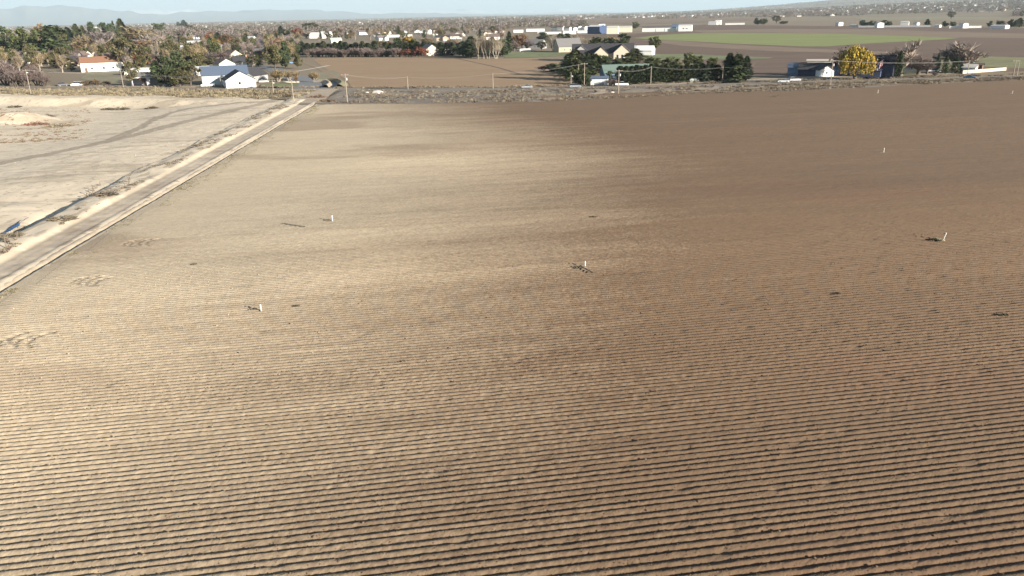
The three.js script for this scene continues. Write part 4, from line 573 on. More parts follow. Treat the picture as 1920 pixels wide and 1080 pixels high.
T('pine', 312, 160, 104, 36, 'bushy pine right of the twin opening garage'); T('spruce', 296, 155, 112, 24, 'shaded spruce directly beside the garage openings'); T('pine', 343, 150, 95, 38, 'round green pine left of the long pale blue barn'); T('olive', 358, 160, 118, 36, 'olive brown tree beside the end of the long barn'); T('olive', 338, 163, 132, 30, 'low olive shrubby tree by the road');
T('pine', 371, 122, 96, 18, 'small round dark pine below the metal barns'); T('olive', 392, 126, 106, 30, 'olive tree behind the long pale blue barn'); T('mauve', 395, 116, 94, 34, 'purplish tree below the golden tree'); T('mauve', 415, 118, 95, 26, 'purplish bare tree right below the golden tree');
T('gold', 397, 97, 72, 34, 'golden autumn tree beside the metal roofed barns'); T('rust', 425, 94, 64, 24, 'rust brown tree right of the golden tree'); T('spruce', 410, 86, 60, 16, 'green spruce behind the golden tree'); T('red', 396, 80, 60, 20, 'dull red tree behind the golden tree');
T('spruce', 335, 52, 40.5, 8, 'small dark spruce pair member on the skyline'); T('spruce', 346, 54, 37, 12, 'taller dark spruce of the pair on the skyline'); T('olive', 358, 62, 46, 14, 'olive tree below the skyline spruces'); T('grey', 344, 80, 46, 24, 'pale bare tree below the skyline spruces'); T('column', 341, 88, 68, 12, 'dark slim cedar left of the metal barns');
T('pine', 442, 113, 103, 10, 'round green bush at the tan gabled house'); T('pine', 456, 112, 101, 14, 'dark green bush behind the black roofed house'); T('olive', 473, 126, 103, 20, 'olive conifer at the black roofed house', undefined); T('spruce', 485, 125, 101, 14, 'dark spruce right of the olive conifer');
T('mauve', 470, 100, 80, 34, 'purple brown tree in the middle of the suburb'); T('mauve', 490, 108, 92, 26, 'purple brown tree below the white gabled house'); T('rust', 505, 112, 94, 26, 'brown tree between houses by the suburb street'); T('red', 522, 98, 70, 14, 'orange red tree by the suburb street'); T('tan', 535, 108, 72, 28, 'golden tan tree by the suburb street'); T('rust', 520, 106, 78, 24, 'rust tree beside the orange red tree'); T('grey', 545, 100, 62, 24, 'bare grey tree at the left end of the green hedge');
T('spruce', 528, 70, 48, 14, 'lone dark spruce in the far suburb'); T('red', 556, 74, 52, 22, 'dark red tree behind the green hedge'); T('olive', 582, 62, 41, 28, 'olive trees clump behind the white barns'); T('grey', 575, 72, 55, 20, 'bare tree left of the white barns'); T('spruce', 609, 62, 52, 10, 'dark spruce above the smaller white barn'); T('spruce', 631, 72, 63, 10, 'small dark spruce right of the white barns');
T('shrub', 522, 153, 128, 22, 'pale tan willowy shrub tree by the side road'); T('shrub', 542, 151, 130, 18, 'tan shrub tree beside the side road'); T('shrub', 554, 150, 131, 14, 'orange tan shrub tree at the side road kerb'); T('rust', 556, 157, 142, 8, 'small orange shrub at the side road kerb'); T('shrub', 590, 154, 132, 16, 'pale bare shrub tree by the canal bend');
for (const [x, b, t, w] of [[12, 160, 112, 36], [30, 162, 128, 30], [48, 162, 132, 28], [70, 160, 130, 26], [84, 162, 138, 20], [5, 150, 108, 30], [62, 150, 116, 18]]) T('thicket', x, b, t, w, 'purplish bare thicket tree on the slope below the white house', 'thicket below the white house');
for (const [x, b, t, w] of [[40, 132, 112, 20], [60, 130, 110, 16], [112, 128, 108, 28], [130, 126, 106, 24], [134, 134, 118, 14]]) T('olive', x, b, t, w, 'olive shrub on the slope above the roadside thicket', 'shrubs on the slope');
for (const [x, b, t, w] of [[165, 161, 150, 16], [180, 161, 148, 14], [200, 160, 152, 14], [270, 160, 140, 16]]) T('rust', x, b, t, w, 'rust brown roadside shrub below the longhouse lawn', 'roadside shrubs', 'shrub');
// dark green screen behind the fallow field with reddish hedge in front
for (let i = 0; i < 30; i++) { const px = 556 + i * 10.4 + rr(-2, 2); if (px > 706 && px < 722) continue; T('column', px, 103 + rr(-1, 1), 78 + rr(-3, 4), 19, 'dark columnar cedar in the screen behind reddish hedge', 'cedar screen behind the fallow field'); }
for (let i = 0; i < 36; i++) { const px = 578 + i * 6.3 + rr(-2, 2); T(i > 27 ? 'red' : pick(['thicket', 'thicket', 'mauve']), px, 107 + rr(-0.8, 0.5), 90 + rr(-4, 4), 14, i > 27 ? 'rusty red hedge tree by the stone gabled house' : 'reddish bare hedge tree at the fallow field edge', i > 27 ? 'red end of the hedge' : 'reddish hedge at the fallow field', 'hedge tree'); }
T('gold', 767, 98, 66, 22, 'yellow treetop behind the cedar screen'); T('pine', 742, 100, 70, 26, 'dark pine left of the yellow treetop'); T('pine', 780, 102, 72, 22, 'dark pine right of the yellow treetop'); T('tan', 715, 96, 72, 26, 'orange tan tree above the cedar screen'); T('rust', 728, 98, 76, 20, 'rust tree in the gap of the cedar screen'); T('tan', 800, 90, 68, 26, 'tan tree above the stone gabled house'); T('mauve', 820, 100, 74, 26, 'purplish tree behind the low pale house'); T('column', 828, 100, 78, 10, 'single dark cedar beside the low pale house'); T('mauve', 840, 94, 74, 24, 'purplish tree above the low pale house'); T('tan', 848, 92, 72, 22, 'tan tree left of the dark pine group');
// dark pine group with bare poplars
for (const [k, x, b, t, w, l] of [['pine', 868, 105, 76, 30, 'left pine of the dark group at the fallow field'], ['spruce', 884, 107, 68, 34, 'pointed spruce in the dark pine group'], ['pine', 905, 106, 74, 26, 'shaded pine behind the bare poplars'], ['spruce', 924, 106, 68, 22, 'spruce between bare poplars'], ['pine', 944, 106, 72, 28, 'lit green pine at the end of the dark group'], ['poplar', 898, 110, 56, 22, 'left bare pale poplar in front of dark pines'], ['poplar', 908, 110, 60, 18, 'middle bare pale poplar in front of dark pines'], ['poplar', 916, 110, 58, 20, 'bare pale poplar right of the middle one'], ['poplar', 930, 110, 62, 24, 'right bare pale poplar in front of dark pines'], ['spruce', 955, 90, 58, 12, 'tall narrow spruce behind the dark pine group'], ['rust', 968, 95, 64, 18, 'rust tree on the lawn right of the pine group'], ['rust', 979, 95, 63, 20, 'orange brown tree on the lawn'], ['mauve', 988, 95, 70, 18, 'pinkish bare tree on the lawn'], ['mauve', 964, 96, 72, 16, 'lilac bare tree beside the pine group']]) T(k, x, b, t, w, l);
// gardens and the dark pines by the road
for (const [k, x, b, t, w, l] of [['olive', 1016, 95, 76, 18, 'green brown tree left of the pale bare tree'], ['poplar', 1040, 96, 62, 26, 'white barked bare tree in the garden'], ['pine', 1020, 76, 60, 26, 'dark pine behind the white barked tree'], ['spruce', 1050, 78, 62, 16, 'dark spruce by the steep grey roof'], ['pine', 1065, 76, 62, 20, 'dark pine behind the steep grey roof'], ['poplar', 1081, 90, 62, 22, 'pale poplar right of the steep grey roof'], ['poplar', 1096, 88, 66, 20, 'pale poplar left of the broad dark pine'], ['pine', 1122, 93, 68, 36, 'broad dark pine behind the large cream gabled house'], ['tan', 1146, 92, 66, 20, 'tan bare trees behind the large cream gabled house'], ['pine', 1166, 93, 62, 28, 'tall pine behind the right gable of the large house'], ['pine', 1228, 93, 67, 21, 'lone green tree in front of the brown field'], ['spruce', 1204, 96, 84, 8, 'small dark spruce at the round roofed shed'],
  ['spruce', 1078, 150, 92, 42, 'tallest dark pine tree by the road'], ['spruce', 1066, 142, 100, 30, 'dark spruce left of the tallest one by the road'], ['spruce', 1116, 140, 100, 28, 'dark spruce in front of the large cream gabled house'], ['pine', 1136, 126, 106, 24, 'round pine below the large house gables'], ['pine', 1098, 160, 130, 20, 'sunlit green bush beside the white trailer'], ['pine', 1088, 158, 128, 24, 'shaded bush behind the crossarm pole'], ['spruce', 1190, 124, 90, 36, 'big spruce in front of the large house garage'], ['pine', 1222, 124, 106, 28, 'green pine between big spruce and round dark tree'], ['pine', 1257, 128, 106, 32, 'round black green tree above the cedar row'], ['pine', 1040, 134, 118, 30, 'low dark shrub pine at the fallow field corner'], ['mauve', 1020, 134, 122, 22, 'purplish shrub at the fallow field corner'], ['pine', 1052, 136, 120, 20, 'low dark pine shrub beside the field corner'], ['pine', 1142, 158, 132, 18, 'dark pine right of the white trailer'], ['mauve', 1148, 160, 146, 20, 'small bare shrub at the roadside trailer'], ['pine', 1150, 128, 110, 30, 'low shaded pine under the large house'], ['spruce', 1104, 124, 98, 24, 'spruce covering the left wing of the large house'], ['pine', 1128, 123, 102, 22, 'pine in front of the middle cream gable'], ['pine', 1176, 124, 101, 22, 'pine at the right corner of the large house'], ['pine', 1163, 125, 107, 20, 'round pine below the right gable of the large house'],
  ['pine', 1292, 124, 97, 20, 'tall dark pine behind the cedar row'], ['pine', 1308, 126, 103, 18, 'green pine behind the cedar row'], ['pine', 1336, 126, 107, 18, 'rounded green pine near the pole gap'], ['red', 1276, 122, 116, 8, 'small red shrub behind the cedar row']]) T(k, x, b, t, w, l);
for (let i = 0; i < 20; i++) T('column', 1164 + i * 9.4 + rr(-2, 2), 157.5 - i * 0.32, 121 + rr(-3, 2) - i * 0.05, 24, 'dark green cedar in the tall row along the driveway', 'cedar row along the driveway');
for (const [k, x, b, t, w, l] of [['spruce', 1366, 152, 98, 26, 'left spruce of the tall conifer group at the drive'], ['spruce', 1382, 153, 100, 34, 'big blue green spruce of the tall conifer group'], ['spruce', 1398, 151, 104, 24, 'right spruce of the tall conifer group'], ['mauve', 1378, 150, 93, 36, 'bare brown treetop rising from the tall conifer group'], ['spruce', 1327, 153, 118, 22, 'blue grey spruce at the end of the cedar row'],
  ['willow', 1602, 148, 82, 58, 'yellow weeping willow by the road, the brightest tree'], ['mauve', 1575, 142, 84, 34, 'dark purplish tree left of the willow'], ['grey', 1686, 142, 70, 52, 'large bare grey tree behind the columnar cedar'], ['column', 1684, 144, 94, 15, 'tall dark columnar cedar beside the white cottage'], ['grey', 1666, 142, 96, 24, 'bare grey tree right of the flag'], ['mauve', 1722, 140, 98, 40, 'wide purplish bare tree by the low house'], ['mauve', 1738, 139, 108, 24, 'purplish bare shrub tree at the olive house'], ['column', 1756, 136, 98, 9, 'slim dark cedar by the olive house'], ['column', 1771, 138, 103, 12, 'reddish dark cedar beside the olive house'], ['column', 1790, 137, 106, 16, 'dark cedar left of the bright white shed'], ['column', 1802, 136, 119, 9, 'small dark cedar touching the bright white shed'], ['grey', 1788, 132, 74, 44, 'bare purplish grey tree behind cedars'], ['grey', 1806, 134, 74, 44, 'large bare forked tree behind the white shed'], ['mauve', 1752, 143, 134, 10, 'small dark bush at the driveway bend']]) T(k, x, b, t, w, l);
// trees far right beyond the brown fields
for (const [k, x, b, t, w] of [['pine', 1620, 50, 37, 16], ['pine', 1634, 50, 38, 14], ['pine', 1658, 49, 37, 14], ['pine', 1666, 50, 39, 10], ['spruce', 1738, 50, 35, 10], ['pine', 1772, 50, 39, 10], ['pine', 1786, 50, 40, 10], ['pine', 1855, 50, 39, 10], ['pine', 1874, 51, 38, 14], ['pine', 1896, 51, 35, 14], ['spruce', 1911, 51, 33, 13], ['pine', 1420, 46, 33, 12], ['pine', 1432, 46, 34, 14], ['olive', 1456, 44, 28, 16], ['pine', 1470, 45, 39, 14], ['olive', 1783, 36, 20, 13], ['pine', 1192, 54, 40, 12]]) T(k, x, b, t, w, 'dark tree among the barns beyond the brown fields', 'trees at the far barns');
// ---------------------------------------------------------------- the rest of the suburb: houses and trees one can still tell apart, farther back
const hProto = [];
{ const walls = [white, offW, cream, beige, greyW, paleBlue], roofs = [rMauve, rBrown, rGrey, rDark, rMetal]; for (let i = 0; i < 9; i++) { const o = new THREE.Group(), w = rr(13, 19), d = rr(9, 12), e = rr(3, 5); gabled(o, { w, d, eave: e, ridge: e + d * rr(0.24, 0.34), wall: walls[i % 6], roof: roofs[i % 5], win: [...wins('f', [-w * 0.3, w * 0.28], 1.1, 1.4, 1.4), ...wins('r', [-1.5, 1.8], 1.2)], doors: [['f', 0.6, 0, 1.1, 2.1, roofs[(i + 1) % 5]]] }); if (i % 2) gabled(o, { w: d * 0.9, d: w * 0.45, eave: e, ridge: e + w * 0.13, x: w * 0.22, z: d * 0.45, turn: -Math.PI / 2, wall: walls[i % 6], roof: roofs[i % 5], doors: [['r', 0, 0, w * 0.24, 2.3, white]] }); hProto.push(o); } }
const spots = []; const free = (x, z, r) => { for (const s of spots) if ((s[0] - x) ** 2 + (s[1] - z) ** 2 < (r + s[2]) ** 2) return false; return true; };
for (const o of scene.children) if (o.userData.category && o.position.z < -330) spots.push([o.position.x, o.position.z, /house|barn|building|hall|warehouse|shed/.test(o.userData.category) ? 13 : 3]);
const inSuburb = (px, py) => (px < 555 && py < 132 && py > 44) || (px >= 555 && px < 960 && py < 77) || (px >= 960 && px < 1060 && py < 54) || (px >= 1060 && px < 1330 && py < 36);
let nh = 0; for (let i = 0; i < 1500 && nh < 130; i++) { const px = rr(-20, 1120), hy = 47 - 0.0213 * px, py = hy + 10 + 70 * Math.pow(rnd(), 1.5); if (!inSuburb(px, py)) continue; const g = G(px, py); if (!free(g.x, g.z, 11)) continue; spots.push([g.x, g.z, 11]); const o = pick(hProto).clone(); o.name = numbered('town_house'); o.position.set(g.x, 0, g.z); o.rotation.y = turnTo(g, pick([0, 0, -90, -20, 25, -60]) + rr(-8, 8)); o.scale.setScalar(rr(0.9, 1.15)); scene.add(o); tag(o, 'small gabled house among bare trees in the suburb', 'house', 'houses of the suburb'); nh++; }
const mixK = ['grey', 'grey', 'grey', 'grey', 'mauve', 'tan', 'tan', 'tan', 'olive', 'olive', 'spruce', 'pine', 'mauve', 'rust'];
for (let i = 0, n = 0; i < 4000 && n < 190; i++) { const px = rr(-10, 560), py = rr(84, 136), g = G(px, py); if (!free(g.x, g.z, 2.6) || (px > 130 && px < 235 && py > 115) || (px > 375 && px < 500 && py > 110)) continue; spots.push([g.x, g.z, 2.6]); const k = pick(['tan', 'grey', 'olive', 'tan', 'grey', 'pine', 'olive']); plant(k, g.x, 0, g.z, rr(9, 16), 0, KN[k][1] + ' among the suburb houses', KN[k][1] + 's of the suburb'); n++; }
let nt = 0; for (let i = 0; i < 9000 && nt < 760; i++) { const px = rr(-40, 1060), hy = 47 - 0.0213 * px, py = hy + 13 + 66 * Math.pow(rnd(), 1.25); if (!inSuburb(px, py)) continue; const g = G(px, py); if (!free(g.x, g.z, 1.6)) continue; spots.push([g.x, g.z, 1.6]); const k = pick(mixK); plant(k, g.x, 0, g.z, rr(7, 14.5) * (k === 'spruce' ? 1.15 : 1), 0, KN[k][1] + ' among the suburb houses', KN[k][1] + 's of the suburb'); nt++; }
// ---------------------------------------------------------------- the far town: a wood and roofs nobody could count
const instanced = (name, geo, m, list, label, category) => { const o = new THREE.InstancedMesh(geo, m, list.length), q = new THREE.Object3D(), c = new THREE.Color(); list.forEach((e, i) => { q.position.set(e[0], e[1], e[2]); q.rotation.set(e[6] || 0, e[3], e[7] || 0); q.scale.set(e[4], e[5], e[8] || e[4]); q.updateMatrix(); o.setMatrixAt(i, q.matrix); if (e.col) { c.setRGB(...e.col); o.setColorAt(i, c); } }); o.name = numbered(name); o.castShadow = o.receiveShadow = true; tag(o, label, category, null, 'stuff'); scene.add(o); return o; };
{
  const g = new Geo(); for (let k = 0; k < 60; k++) { const a = rnd() * 6.28, f = rnd(), r = (0.55 + 0.55 * Math.sin(f * 3.1)) * 0.42 * Math.sqrt(rnd()), y = 0.18 + f * 0.82; g.leaf(Math.cos(a) * r, y, Math.sin(a) * r, rr(0.08, 0.16), rnd() * 6.28, rr(-0.2, 1.4), [1, 1, 1], 0.45); } g.limb([0, 0, 0], [0, 0.6, 0], 0.03, 0.015, 3, [0.7, 0.7, 0.7]);
  const geo = g.build(), list = [], houses = [];
  const cols = [[0.24, 0.20, 0.19], [0.22, 0.175, 0.175], [0.26, 0.215, 0.175], [0.19, 0.165, 0.14], [0.055, 0.07, 0.04], [0.11, 0.105, 0.065], [0.22, 0.165, 0.12], [0.23, 0.195, 0.19]];
  const open = (px, d) => (px > 1100 && px < 1420 && d > 11 && d < 200) || (px >= 1420 && d > 20) || (px > 1320 && px < 1640 && d > 15) || (px > 1620 && px < 1900 && d > 13.5 && d < 25);
  for (let i = 0; i < 52000; i++) {
    const px = rr(-260, 2180), hy = 47 - 0.0213 * px, d = 3.4 + 26 * Math.pow(rnd(), 1.7); if (open(px, d)) continue; if (px > 960 && px < 1110 && d > 24) continue;
    const D = CAM_H * 1538 / d, p = polar(px, D), c = pick(cols), k = rr(0.75, 1.25), h = rr(5, 9) + 7 * Math.pow(rnd(), 2.5), e = [p.x, landH(p.x, p.z) - 0.2, p.z, rnd() * 6.28, h * rr(0.95, 1.4), h]; e.col = c.map((x) => x * k); if (fbm(p.x / 330, p.z / 330, 3) > 0.37) list.push(e);
  }
  // the slope on the right, whose wooded streets climb above the level horizon
  for (let i = 0; i < 7000; i++) { const px = rr(1230, 2150), D = rr(3200, 7600), p = polar(px, D); if (fbm(p.x / 420 + 3, p.z / 420, 3) < 0.43) continue; const h = rr(6, 12), e = [p.x, landH(p.x, p.z) - 0.2, p.z, rnd() * 6.28, h, h]; e.col = pick(cols).map((x) => x * rr(0.75, 1.2)); list.push(e); }
  instanced('distant_woodland', geo, vcMat, list, 'bare grey brown trees of the far town running to the horizon', 'trees');
  const hg = new Geo(), W = [1, 1, 1], Rf = [0.3, 0.29, 0.3]; { const v = (x, y, z, c) => hg.v(x, y, z, c); for (const s of [-0.5, 0.5]) { hg.quad(v(s, 0, -0.35, W), v(s, 0, 0.35, W), v(s, 0.3, 0.35, W), v(s, 0.3, -0.35, W)); hg.tri(v(s, 0.3, -0.35, W), v(s, 0.3, 0.35, W), v(s, 0.5, 0, W)); } for (const s of [-0.35, 0.35]) { hg.quad(v(-0.5, 0, s, W), v(0.5, 0, s, W), v(0.5, 0.3, s, W), v(-0.5, 0.3, s, W)); hg.quad(v(-0.54, 0.28, s * 1.1, Rf), v(0.54, 0.28, s * 1.1, Rf), v(0.54, 0.51, 0, Rf), v(-0.54, 0.51, 0, Rf)); } }
  for (let i = 0; i < 1900; i++) { const right = rnd() < 0.3, px = right ? rr(1180, 2150) : rr(-260, 1500), d = 3.6 + 19 * Math.pow(rnd(), 1.6); if (!right && open(px, d)) continue; const D = right ? rr(2900, 7000) : CAM_H * 1538 / d, p = polar(px, D); if (right && open(px, CAM_H * 1538 / D)) continue; const w = rr(11, 19) * (rnd() < 0.06 ? 2.2 : 1), e = [p.x, landH(p.x, p.z) + 0.6, p.z, rnd() * 6.28, w, rr(11, 17)]; e.col = pick([[0.8, 0.79, 0.76], [0.72, 0.7, 0.66], [0.6, 0.55, 0.47], [0.5, 0.48, 0.46], [0.78, 0.77, 0.75]]); houses.push(e); }
  instanced('distant_houses', hg.build(), vcMat, houses, 'tiny pale houses scattered through the far town', 'houses');
}
// ---------------------------------------------------------------- weeds, clods and small things
{
  const tuft = (n, h, s) => { const g = new Geo(); for (let k = 0; k < n; k++) { const a = rnd() * 6.28, r = rnd() * s * 0.5; g.twig([Math.cos(a) * r, 0, Math.sin(a) * r], [Math.cos(a) * (r + s * rr(0.2, 0.8)), h * rr(0.5, 1), Math.sin(a) * (r + s * rr(0.2, 0.8))], 0.07, [1, 1, 1].map(() => rr(0.75, 1.15))); } return g.build(); };
  const w1 = tuft(16, 0.8, 0.8), list = [];
  const dry = [[0.28, 0.24, 0.18], [0.24, 0.2, 0.145], [0.19, 0.16, 0.11], [0.21, 0.17, 0.13], [0.13, 0.10, 0.08]];
  for (let i = 0; i < 12000; i++) { const x = rr(-66, 300), z = mix(farZ(x), roadZ(x) + 5, rnd()); if (fbm(x / 9, z / 4 + 7, 3) < 0.46) continue; const s = rr(0.4, 1.15), e = [x, 0.05 + 0.3 * (fbm(x / 7, z / 3.5, 4) - 0.45), z, rnd() * 6.28, s, s * rr(0.6, 1.2)]; e.col = pick(dry); list.push(e); }
  for (let i = 0; i < 9000; i++) { const x = rr(-420, -84), z = mix(pitFarZ(x), roadZ(x) + 5, rnd()); if (fbm(x / 9, z / 4 + 7, 3) < 0.44) continue; const s = rr(0.5, 1.4), e = [x, 0.05, z, rnd() * 6.28, s, s * rr(0.7, 1.3)]; e.col = pick([[0.30, 0.255, 0.17], [0.22, 0.185, 0.115], [0.34, 0.29, 0.20], [0.17, 0.14, 0.09]]); list.push(e); }
  // tufts along the far side of the road and the headland strip beside the ditch
  for (let i = 0; i < 5000; i++) { const x = rr(-420, 300), z = roadZ(x) - rr(5, 13); if (fbm(x / 6, z / 4, 3) < 0.5) continue; const s = rr(0.5, 1.2), e = [x, 0, z, rnd() * 6.28, s, s]; e.col = pick(dry); list.push(e); }
  for (let i = 0; i < 2600; i++) { const z = rr(-292, -60), x = ditchX(z) + rr(0.9, 5) ; if (fbm(x / 2, z / 7 + 3, 3) < 0.56) continue; const s = rr(0.25, 0.6), e = [x, -0.08, z, rnd() * 6.28, s, s * 0.8]; e.col = pick([[0.22, 0.2, 0.1], [0.3, 0.26, 0.16], [0.17, 0.16, 0.08]]); list.push(e); }
  for (let i = 0; i < 2600; i++) { const z = rr(-300, -70), t = rr(7.4, 13.8), x = ditchX(z) - t; if (fbm(x / 2.2, z / 5 + 3, 3) < 0.60) continue; const s = rr(0.3, 0.8), e = [x, pitH(x, z), z, rnd() * 6.28, s, s * 0.7]; e.col = pick([[0.2, 0.165, 0.12], [0.14, 0.115, 0.085], [0.27, 0.225, 0.16]]); list.push(e); }
  for (let i = 0; i < 1600; i++) { const q = G(rr(-10, 170), rr(198, 262), -2); if (fbm(q.x / 5, q.z / 3, 3) < 0.56) continue; const s = rr(0.4, 1.0), e = [q.x, pitH(q.x, q.z), q.z, rnd() * 6.28, s, s * 0.6]; e.col = pick([[0.22, 0.18, 0.12], [0.26, 0.2, 0.13], [0.2, 0.12, 0.09]]); list.push(e); }
  const stone = new THREE.IcosahedronGeometry(0.11, 0), st = []; for (let i = 0; i < 9000; i++) { const t = 15 + 150 * Math.pow(rnd(), 1.4), z = rr(-330, -85), x = ditchX(z) - t; if (z < pitFarZ(x) + 1 || fbm(x / 8, z / 6, 3) < 0.47) continue; const s = rr(0.3, 1.2) * (rnd() < 0.03 ? 1.7 : 1), e = [x, pitH(x, z), z, rnd() * 6.28, s, s * 0.7]; e.col = pick([[0.34, 0.28, 0.2], [0.26, 0.21, 0.15], [0.4, 0.33, 0.24]]); st.push(e); }
  instanced('pit_gravel', stone, new THREE.MeshStandardMaterial({ roughness: 1 }), st, 'loose stones and lumps of earth on the pit floor', 'gravel');
  instanced('dry_weeds', w1, vcMat, list, 'dry tan and brown weeds along verge, track and pit edge', 'weeds');
  const clod = new THREE.IcosahedronGeometry(0.038, 0), cl = []; { const p = clod.attributes.position; for (let i = 0; i < p.count; i++) { const k = 0.75 + 0.5 * hash(Math.round(p.getX(i) * 999), Math.round(p.getY(i) * 999 + p.getZ(i) * 77)); p.setXYZ(i, p.getX(i) * k, p.getY(i) * k * 0.7, p.getZ(i) * k); } clod.computeVertexNormals(); }
  for (let i = 0; i < 60000; i++) { const v = 24 + 76 * Math.pow(rnd(), 1.3), u = rr(-1, 1) * (30 + v * 0.85) + v * 0.12, x = u * ax + v * nx, z = u * az + v * nz; if (x < ditchX(z) + 4) continue; const s = rr(0.4, 1.25) * (rnd() < 0.03 ? 2 : 1), e = [x, soilH(u, v, 1) + 0.01 * s, z, rnd() * 6.28, s, s]; const dry = clamp((litTrendAt(x, z) - 0.5 + (fbm(u / 46, v / 15 + 3, 4) - 0.5) * 0.6) * 1.5 + 0.5), k = rr(0.8, 1.15); e.col = [mix(0.138, 0.475, dry) * k, mix(0.089, 0.388, dry) * k, mix(0.053, 0.272, dry) * k]; cl.push(e); }  // clods carry the same painted brightness trend as the soil map
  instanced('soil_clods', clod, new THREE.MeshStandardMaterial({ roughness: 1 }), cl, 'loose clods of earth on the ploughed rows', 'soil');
}
// sprinkler risers: a white pipe on a small disturbed patch
function riser(px, base, top, label, lean = 0) { const g = G(px, base), h = heightTo(g, top), u = g.x * ax + g.z * az, v = g.x * nx + g.z * nz, y = soilH(u, v, 1); const o = thing('sprinkler_riser', label, 'sprinkler', g.x, y - 0.1, g.z); mesh('pipe', new THREE.CylinderGeometry(0.07, 0.08, h + 0.1, 10).translate(0, (h + 0.1) / 2, 0), mat(0.62, 0.6, 0.55, 0.5), o); mesh('sprinkler_head', new THREE.CylinderGeometry(0.06, 0.11, 0.22, 8).translate(0, h + 0.2, 0), mat(0.62, 0.58, 0.5, 0.4), o); const m = new THREE.SphereGeometry(0.55, 12, 6, 0, 6.2832, 0, 1.57); m.scale(1.6, 0.25, 1); mesh('soil_mound', m.translate(-0.5, 0, 0.2), soilPlain, o); o.rotation.z = lean; return o; }
const soilPlain = mat(0.30, 0.235, 0.165, 1);
riser(490, 583, 573, 'white sprinkler riser with a strip of dark stubble at its foot', 0.04);
riser(623.5, 415, 406.5, 'white sprinkler riser on pale soil near a bent furrow line');
riser(1097, 500, 493.5, 'short white sprinkler riser on a bare greenish earth patch');
riser(1768, 452, 442, 'leaning white sprinkler riser beside green weeds', -0.25);
riser(1657, 285, 278.5, 'white sprinkler riser standing in the brown rows');
riser(1646, 175, 170, 'small white sprinkler riser on reddish far soil'); riser(1898, 176, 172, 'small white sprinkler riser by the far right field corner');
{ // weeds and dark plants in the field
  const bush = (px, py, s, c, label) => { const g = G(px, py), u = g.x * ax + g.z * az, v = g.x * nx + g.z * nz, b = new Geo(); for (let k = 0; k < 60; k++) { const a = rnd() * 6.28, r = Math.sqrt(rnd()) * s; b.leaf(Math.cos(a) * r, rr(0.05, 0.4) * s, Math.sin(a) * r * 0.6, rr(0.08, 0.2) * Math.sqrt(s), rnd() * 6.28, rr(-0.5, 1), vary(c), 0.5); } const o = mesh(numbered('field_weed'), b.build(), leafM, scene); o.position.set(g.x, soilH(u, v, 1), g.z); tag(o, label, 'weed'); };
  bush(1113, 407, 0.6, [0.02, 0.02, 0.012], 'single dark weed clump in the middle of the field'); bush(1568, 554, 0.5, [0.03, 0.03, 0.02], 'dark weed clump in the brown rows'); bush(1757, 455, 0.8, [0.06, 0.075, 0.03], 'green weeds at the leaning sprinkler riser'); bush(1880, 596, 0.5, [0.05, 0.055, 0.025], 'dark green weed patch in the rows at the field side'); bush(1085, 503, 0.7, [0.11, 0.10, 0.055], 'olive weeds at the short sprinkler riser'); bush(364, 497, 0.4, [0.1, 0.085, 0.05], 'small weed on the pale headland soil'); bush(556, 575, 0.35, [0.1, 0.085, 0.05], 'small weed right of the stubble strip riser'); bush(475, 580, 0.5, [0.14, 0.115, 0.07], 'dry stubble strip at the foot of a sprinkler riser'); bush(615, 414, 0.5, [0.16, 0.13, 0.08], 'dry stubble at the riser on pale soil'); bush(1453, 182, 1.6, [0.12, 0.1, 0.06], 'small weed patch near the far field edge');
  const pipe = (a, b, label) => { const A = G(...a), B2 = G(...b); const o = mesh(numbered('irrigation_pipe'), new Geo().limb([A.x, 0.24, A.z], [B2.x, 0.24, B2.z], 0.07, 0.07, 8).build(), mat(0.2, 0.19, 0.16), scene); tag(o, label, 'pipe'); };
  pipe([1088, 502], [1111, 514], 'dark pipe lying on the earth patch at the short riser'); pipe([530, 421], [572, 428], 'dark pipe lying across pale rows near a riser');
}
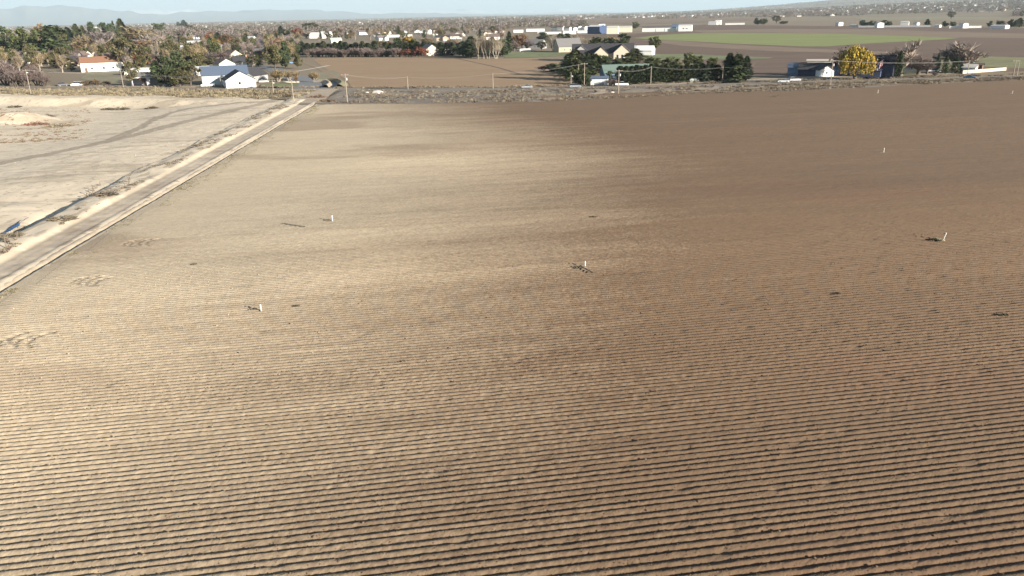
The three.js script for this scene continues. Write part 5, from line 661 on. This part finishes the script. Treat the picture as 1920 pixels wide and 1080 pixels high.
{ // blue tarpaulin in the pit by the shaded bank
  const g0 = G(23, 427, -1.4), o = thing('tarpaulin', 'crumpled blue tarpaulin lying against the shaded pit bank', 'tarpaulin', g0.x, pitH(g0.x, g0.z) , g0.z, 0.25), s = new Geo(), n = 16; for (let j = 0; j <= n; j++) for (let i = 0; i <= n; i++) { const x = (i / n - 0.5) * 2.6, z = (j / n - 0.5) * 8.5; s.v(x + 0.2 * Math.sin(z), 1.2 + x * 0.45 + 0.5 * (fbm(x * 1.1 + 5, z * 0.9, 3) - 0.5), z); if (i && j) { const k = j * (n + 1) + i; s.quad(k - n - 2, k - n - 1, k, k - 1); } } mesh('sheet', s.build(), mat(0.07, 0.23, 0.50, 0.5), o);
  // broken fence of leaning stakes and dead brush on the berm
  const stake = mat(0.16, 0.13, 0.10);
  const sticks = (px, py, n, label) => { const g = G(px, py), y = pitH(g.x, g.z), o = thing('broken_fence', label, 'fence', g.x, y, g.z, 0.2); let last; for (let k = 0; k < n; k++) { const z = -k * 1.9, lean = rr(-0.5, 0.5), top = [lean, rr(1.1, 1.7), z + rr(-0.4, 0.4)]; mesh('stake', new Geo().limb([0, -0.3, z], top, 0.09, 0.07, 5).build(), stake, o); if (last) mesh('rail', new Geo().limb(last, [0, rr(0.1, 0.9), z], 0.06, 0.05, 4).build(), stake, o); last = top; } };
  sticks(160, 360, 6, 'broken wooden fence of leaning stakes at the pit edge'); sticks(236, 352, 3, 'few leaning stakes beyond the longer broken fence'); sticks(12, 470, 3, 'bent wire stakes on the berm near the tarpaulin');
  const heap = (px, py, w, h, c, label, yy = 0, name = 'brush_pile') => { const g = G(px, py, yy), o = new Geo(), y = g.x > ditchX(g.z) ? 0 : pitH(g.x, g.z), th = Math.max(0.05, g.mpp * 0.5); for (let k = 0; k < 170; k++) { const a = rnd() * 6.28, r = Math.sqrt(rnd()) * w, e = rr(-0.7, 0.7), f = (1 - r / w); o.limb([Math.cos(a) * r, h * f * rnd(), Math.sin(a) * r * 0.6], [Math.cos(a) * r + Math.cos(e + a) * rr(0.5, 1.4), h * f * rnd() + rr(0, 0.4), Math.sin(a) * r * 0.6 + Math.sin(e + a) * 0.9], th, th * 0.5, 3, vary(c)); } const m = mesh(numbered(name), o.build(), vcMat, scene); m.position.set(g.x, y, g.z); tag(m, label, 'brush pile'); };
  heap(200, 371, 1.6, 0.9, [0.15, 0.12, 0.09], 'heap of broken boards and brush beside the dirt track'); heap(48, 214, 6.5, 2.6, [0.26, 0.19, 0.12], 'large tan brush pile against the pit embankment', -2); heap(66, 228, 4, 1.4, [0.24, 0.11, 0.075], 'reddish brush pile at the foot of the tan pile', -2); heap(108, 231, 5, 1.1, [0.25, 0.2, 0.13], 'low dry brush spread on the pit floor', -2); heap(86, 209, 2.6, 1.2, [0.12, 0.10, 0.075], 'small dark brush heap on the embankment', -1); heap(224, 191, 3.2, 1.5, [0.13, 0.115, 0.08], 'dark bush on the embankment rim', 0); heap(200, 191, 2, 0.9, [0.14, 0.12, 0.085], 'smaller dark bush left of another on the rim', 0); heap(283, 191, 1.8, 1.0, [0.15, 0.13, 0.09], 'single dark bush on the rim nearer the dirt crossing', 0); heap(24, 187, 2.6, 0.8, [0.14, 0.12, 0.085], 'low dark bush on the rim above the spoil heap', 0); heap(538, 181, 3.6, 1.6, [0.09, 0.07, 0.05], 'dark brush heap beside the dirt crossing', 0); heap(595, 183, 3.6, 1.5, [0.19, 0.12, 0.08], 'rust brown tumbleweed heap right of the dirt crossing', 0); heap(612, 190, 3, 1.1, [0.2, 0.14, 0.09], 'tan tumbleweed heap at the field corner', 0); heap(20, 448, 1.4, 0.5, [0.2, 0.17, 0.12], 'flattened dry brush on the berm by the tarpaulin'); heap(118, 416, 1.6, 0.4, [0.22, 0.18, 0.12], 'thin dry brush on the berm beside the track');
  // pale rocks on the verge
  const rk = (px, py, s, label) => { const g = G(px, py), r = new THREE.DodecahedronGeometry(s, 1), p = r.attributes.position; for (let i = 0; i < p.count; i++) { const k = 0.8 + 0.4 * fbm(p.getX(i) * 1.3 + 4, p.getY(i) * 1.3 + p.getZ(i) * 1.7, 2); p.setXYZ(i, p.getX(i) * k * 1.8, p.getY(i) * k * 0.6, p.getZ(i) * k); } r.computeVertexNormals(); const o = mesh(numbered('verge_boulder'), r, mat(0.62, 0.58, 0.52), scene); o.position.set(g.x, 0.2, g.z); tag(o, label, 'boulder'); };
  rk(709, 174.5, 1.5, 'large pale boulder on the weedy verge'); rk(688, 174.5, 0.6, 'small pale stone left of the large boulder'); rk(1148, 174, 0.5, 'small pale marker stone below the trailer');
}
renderer.render(scene, camera);
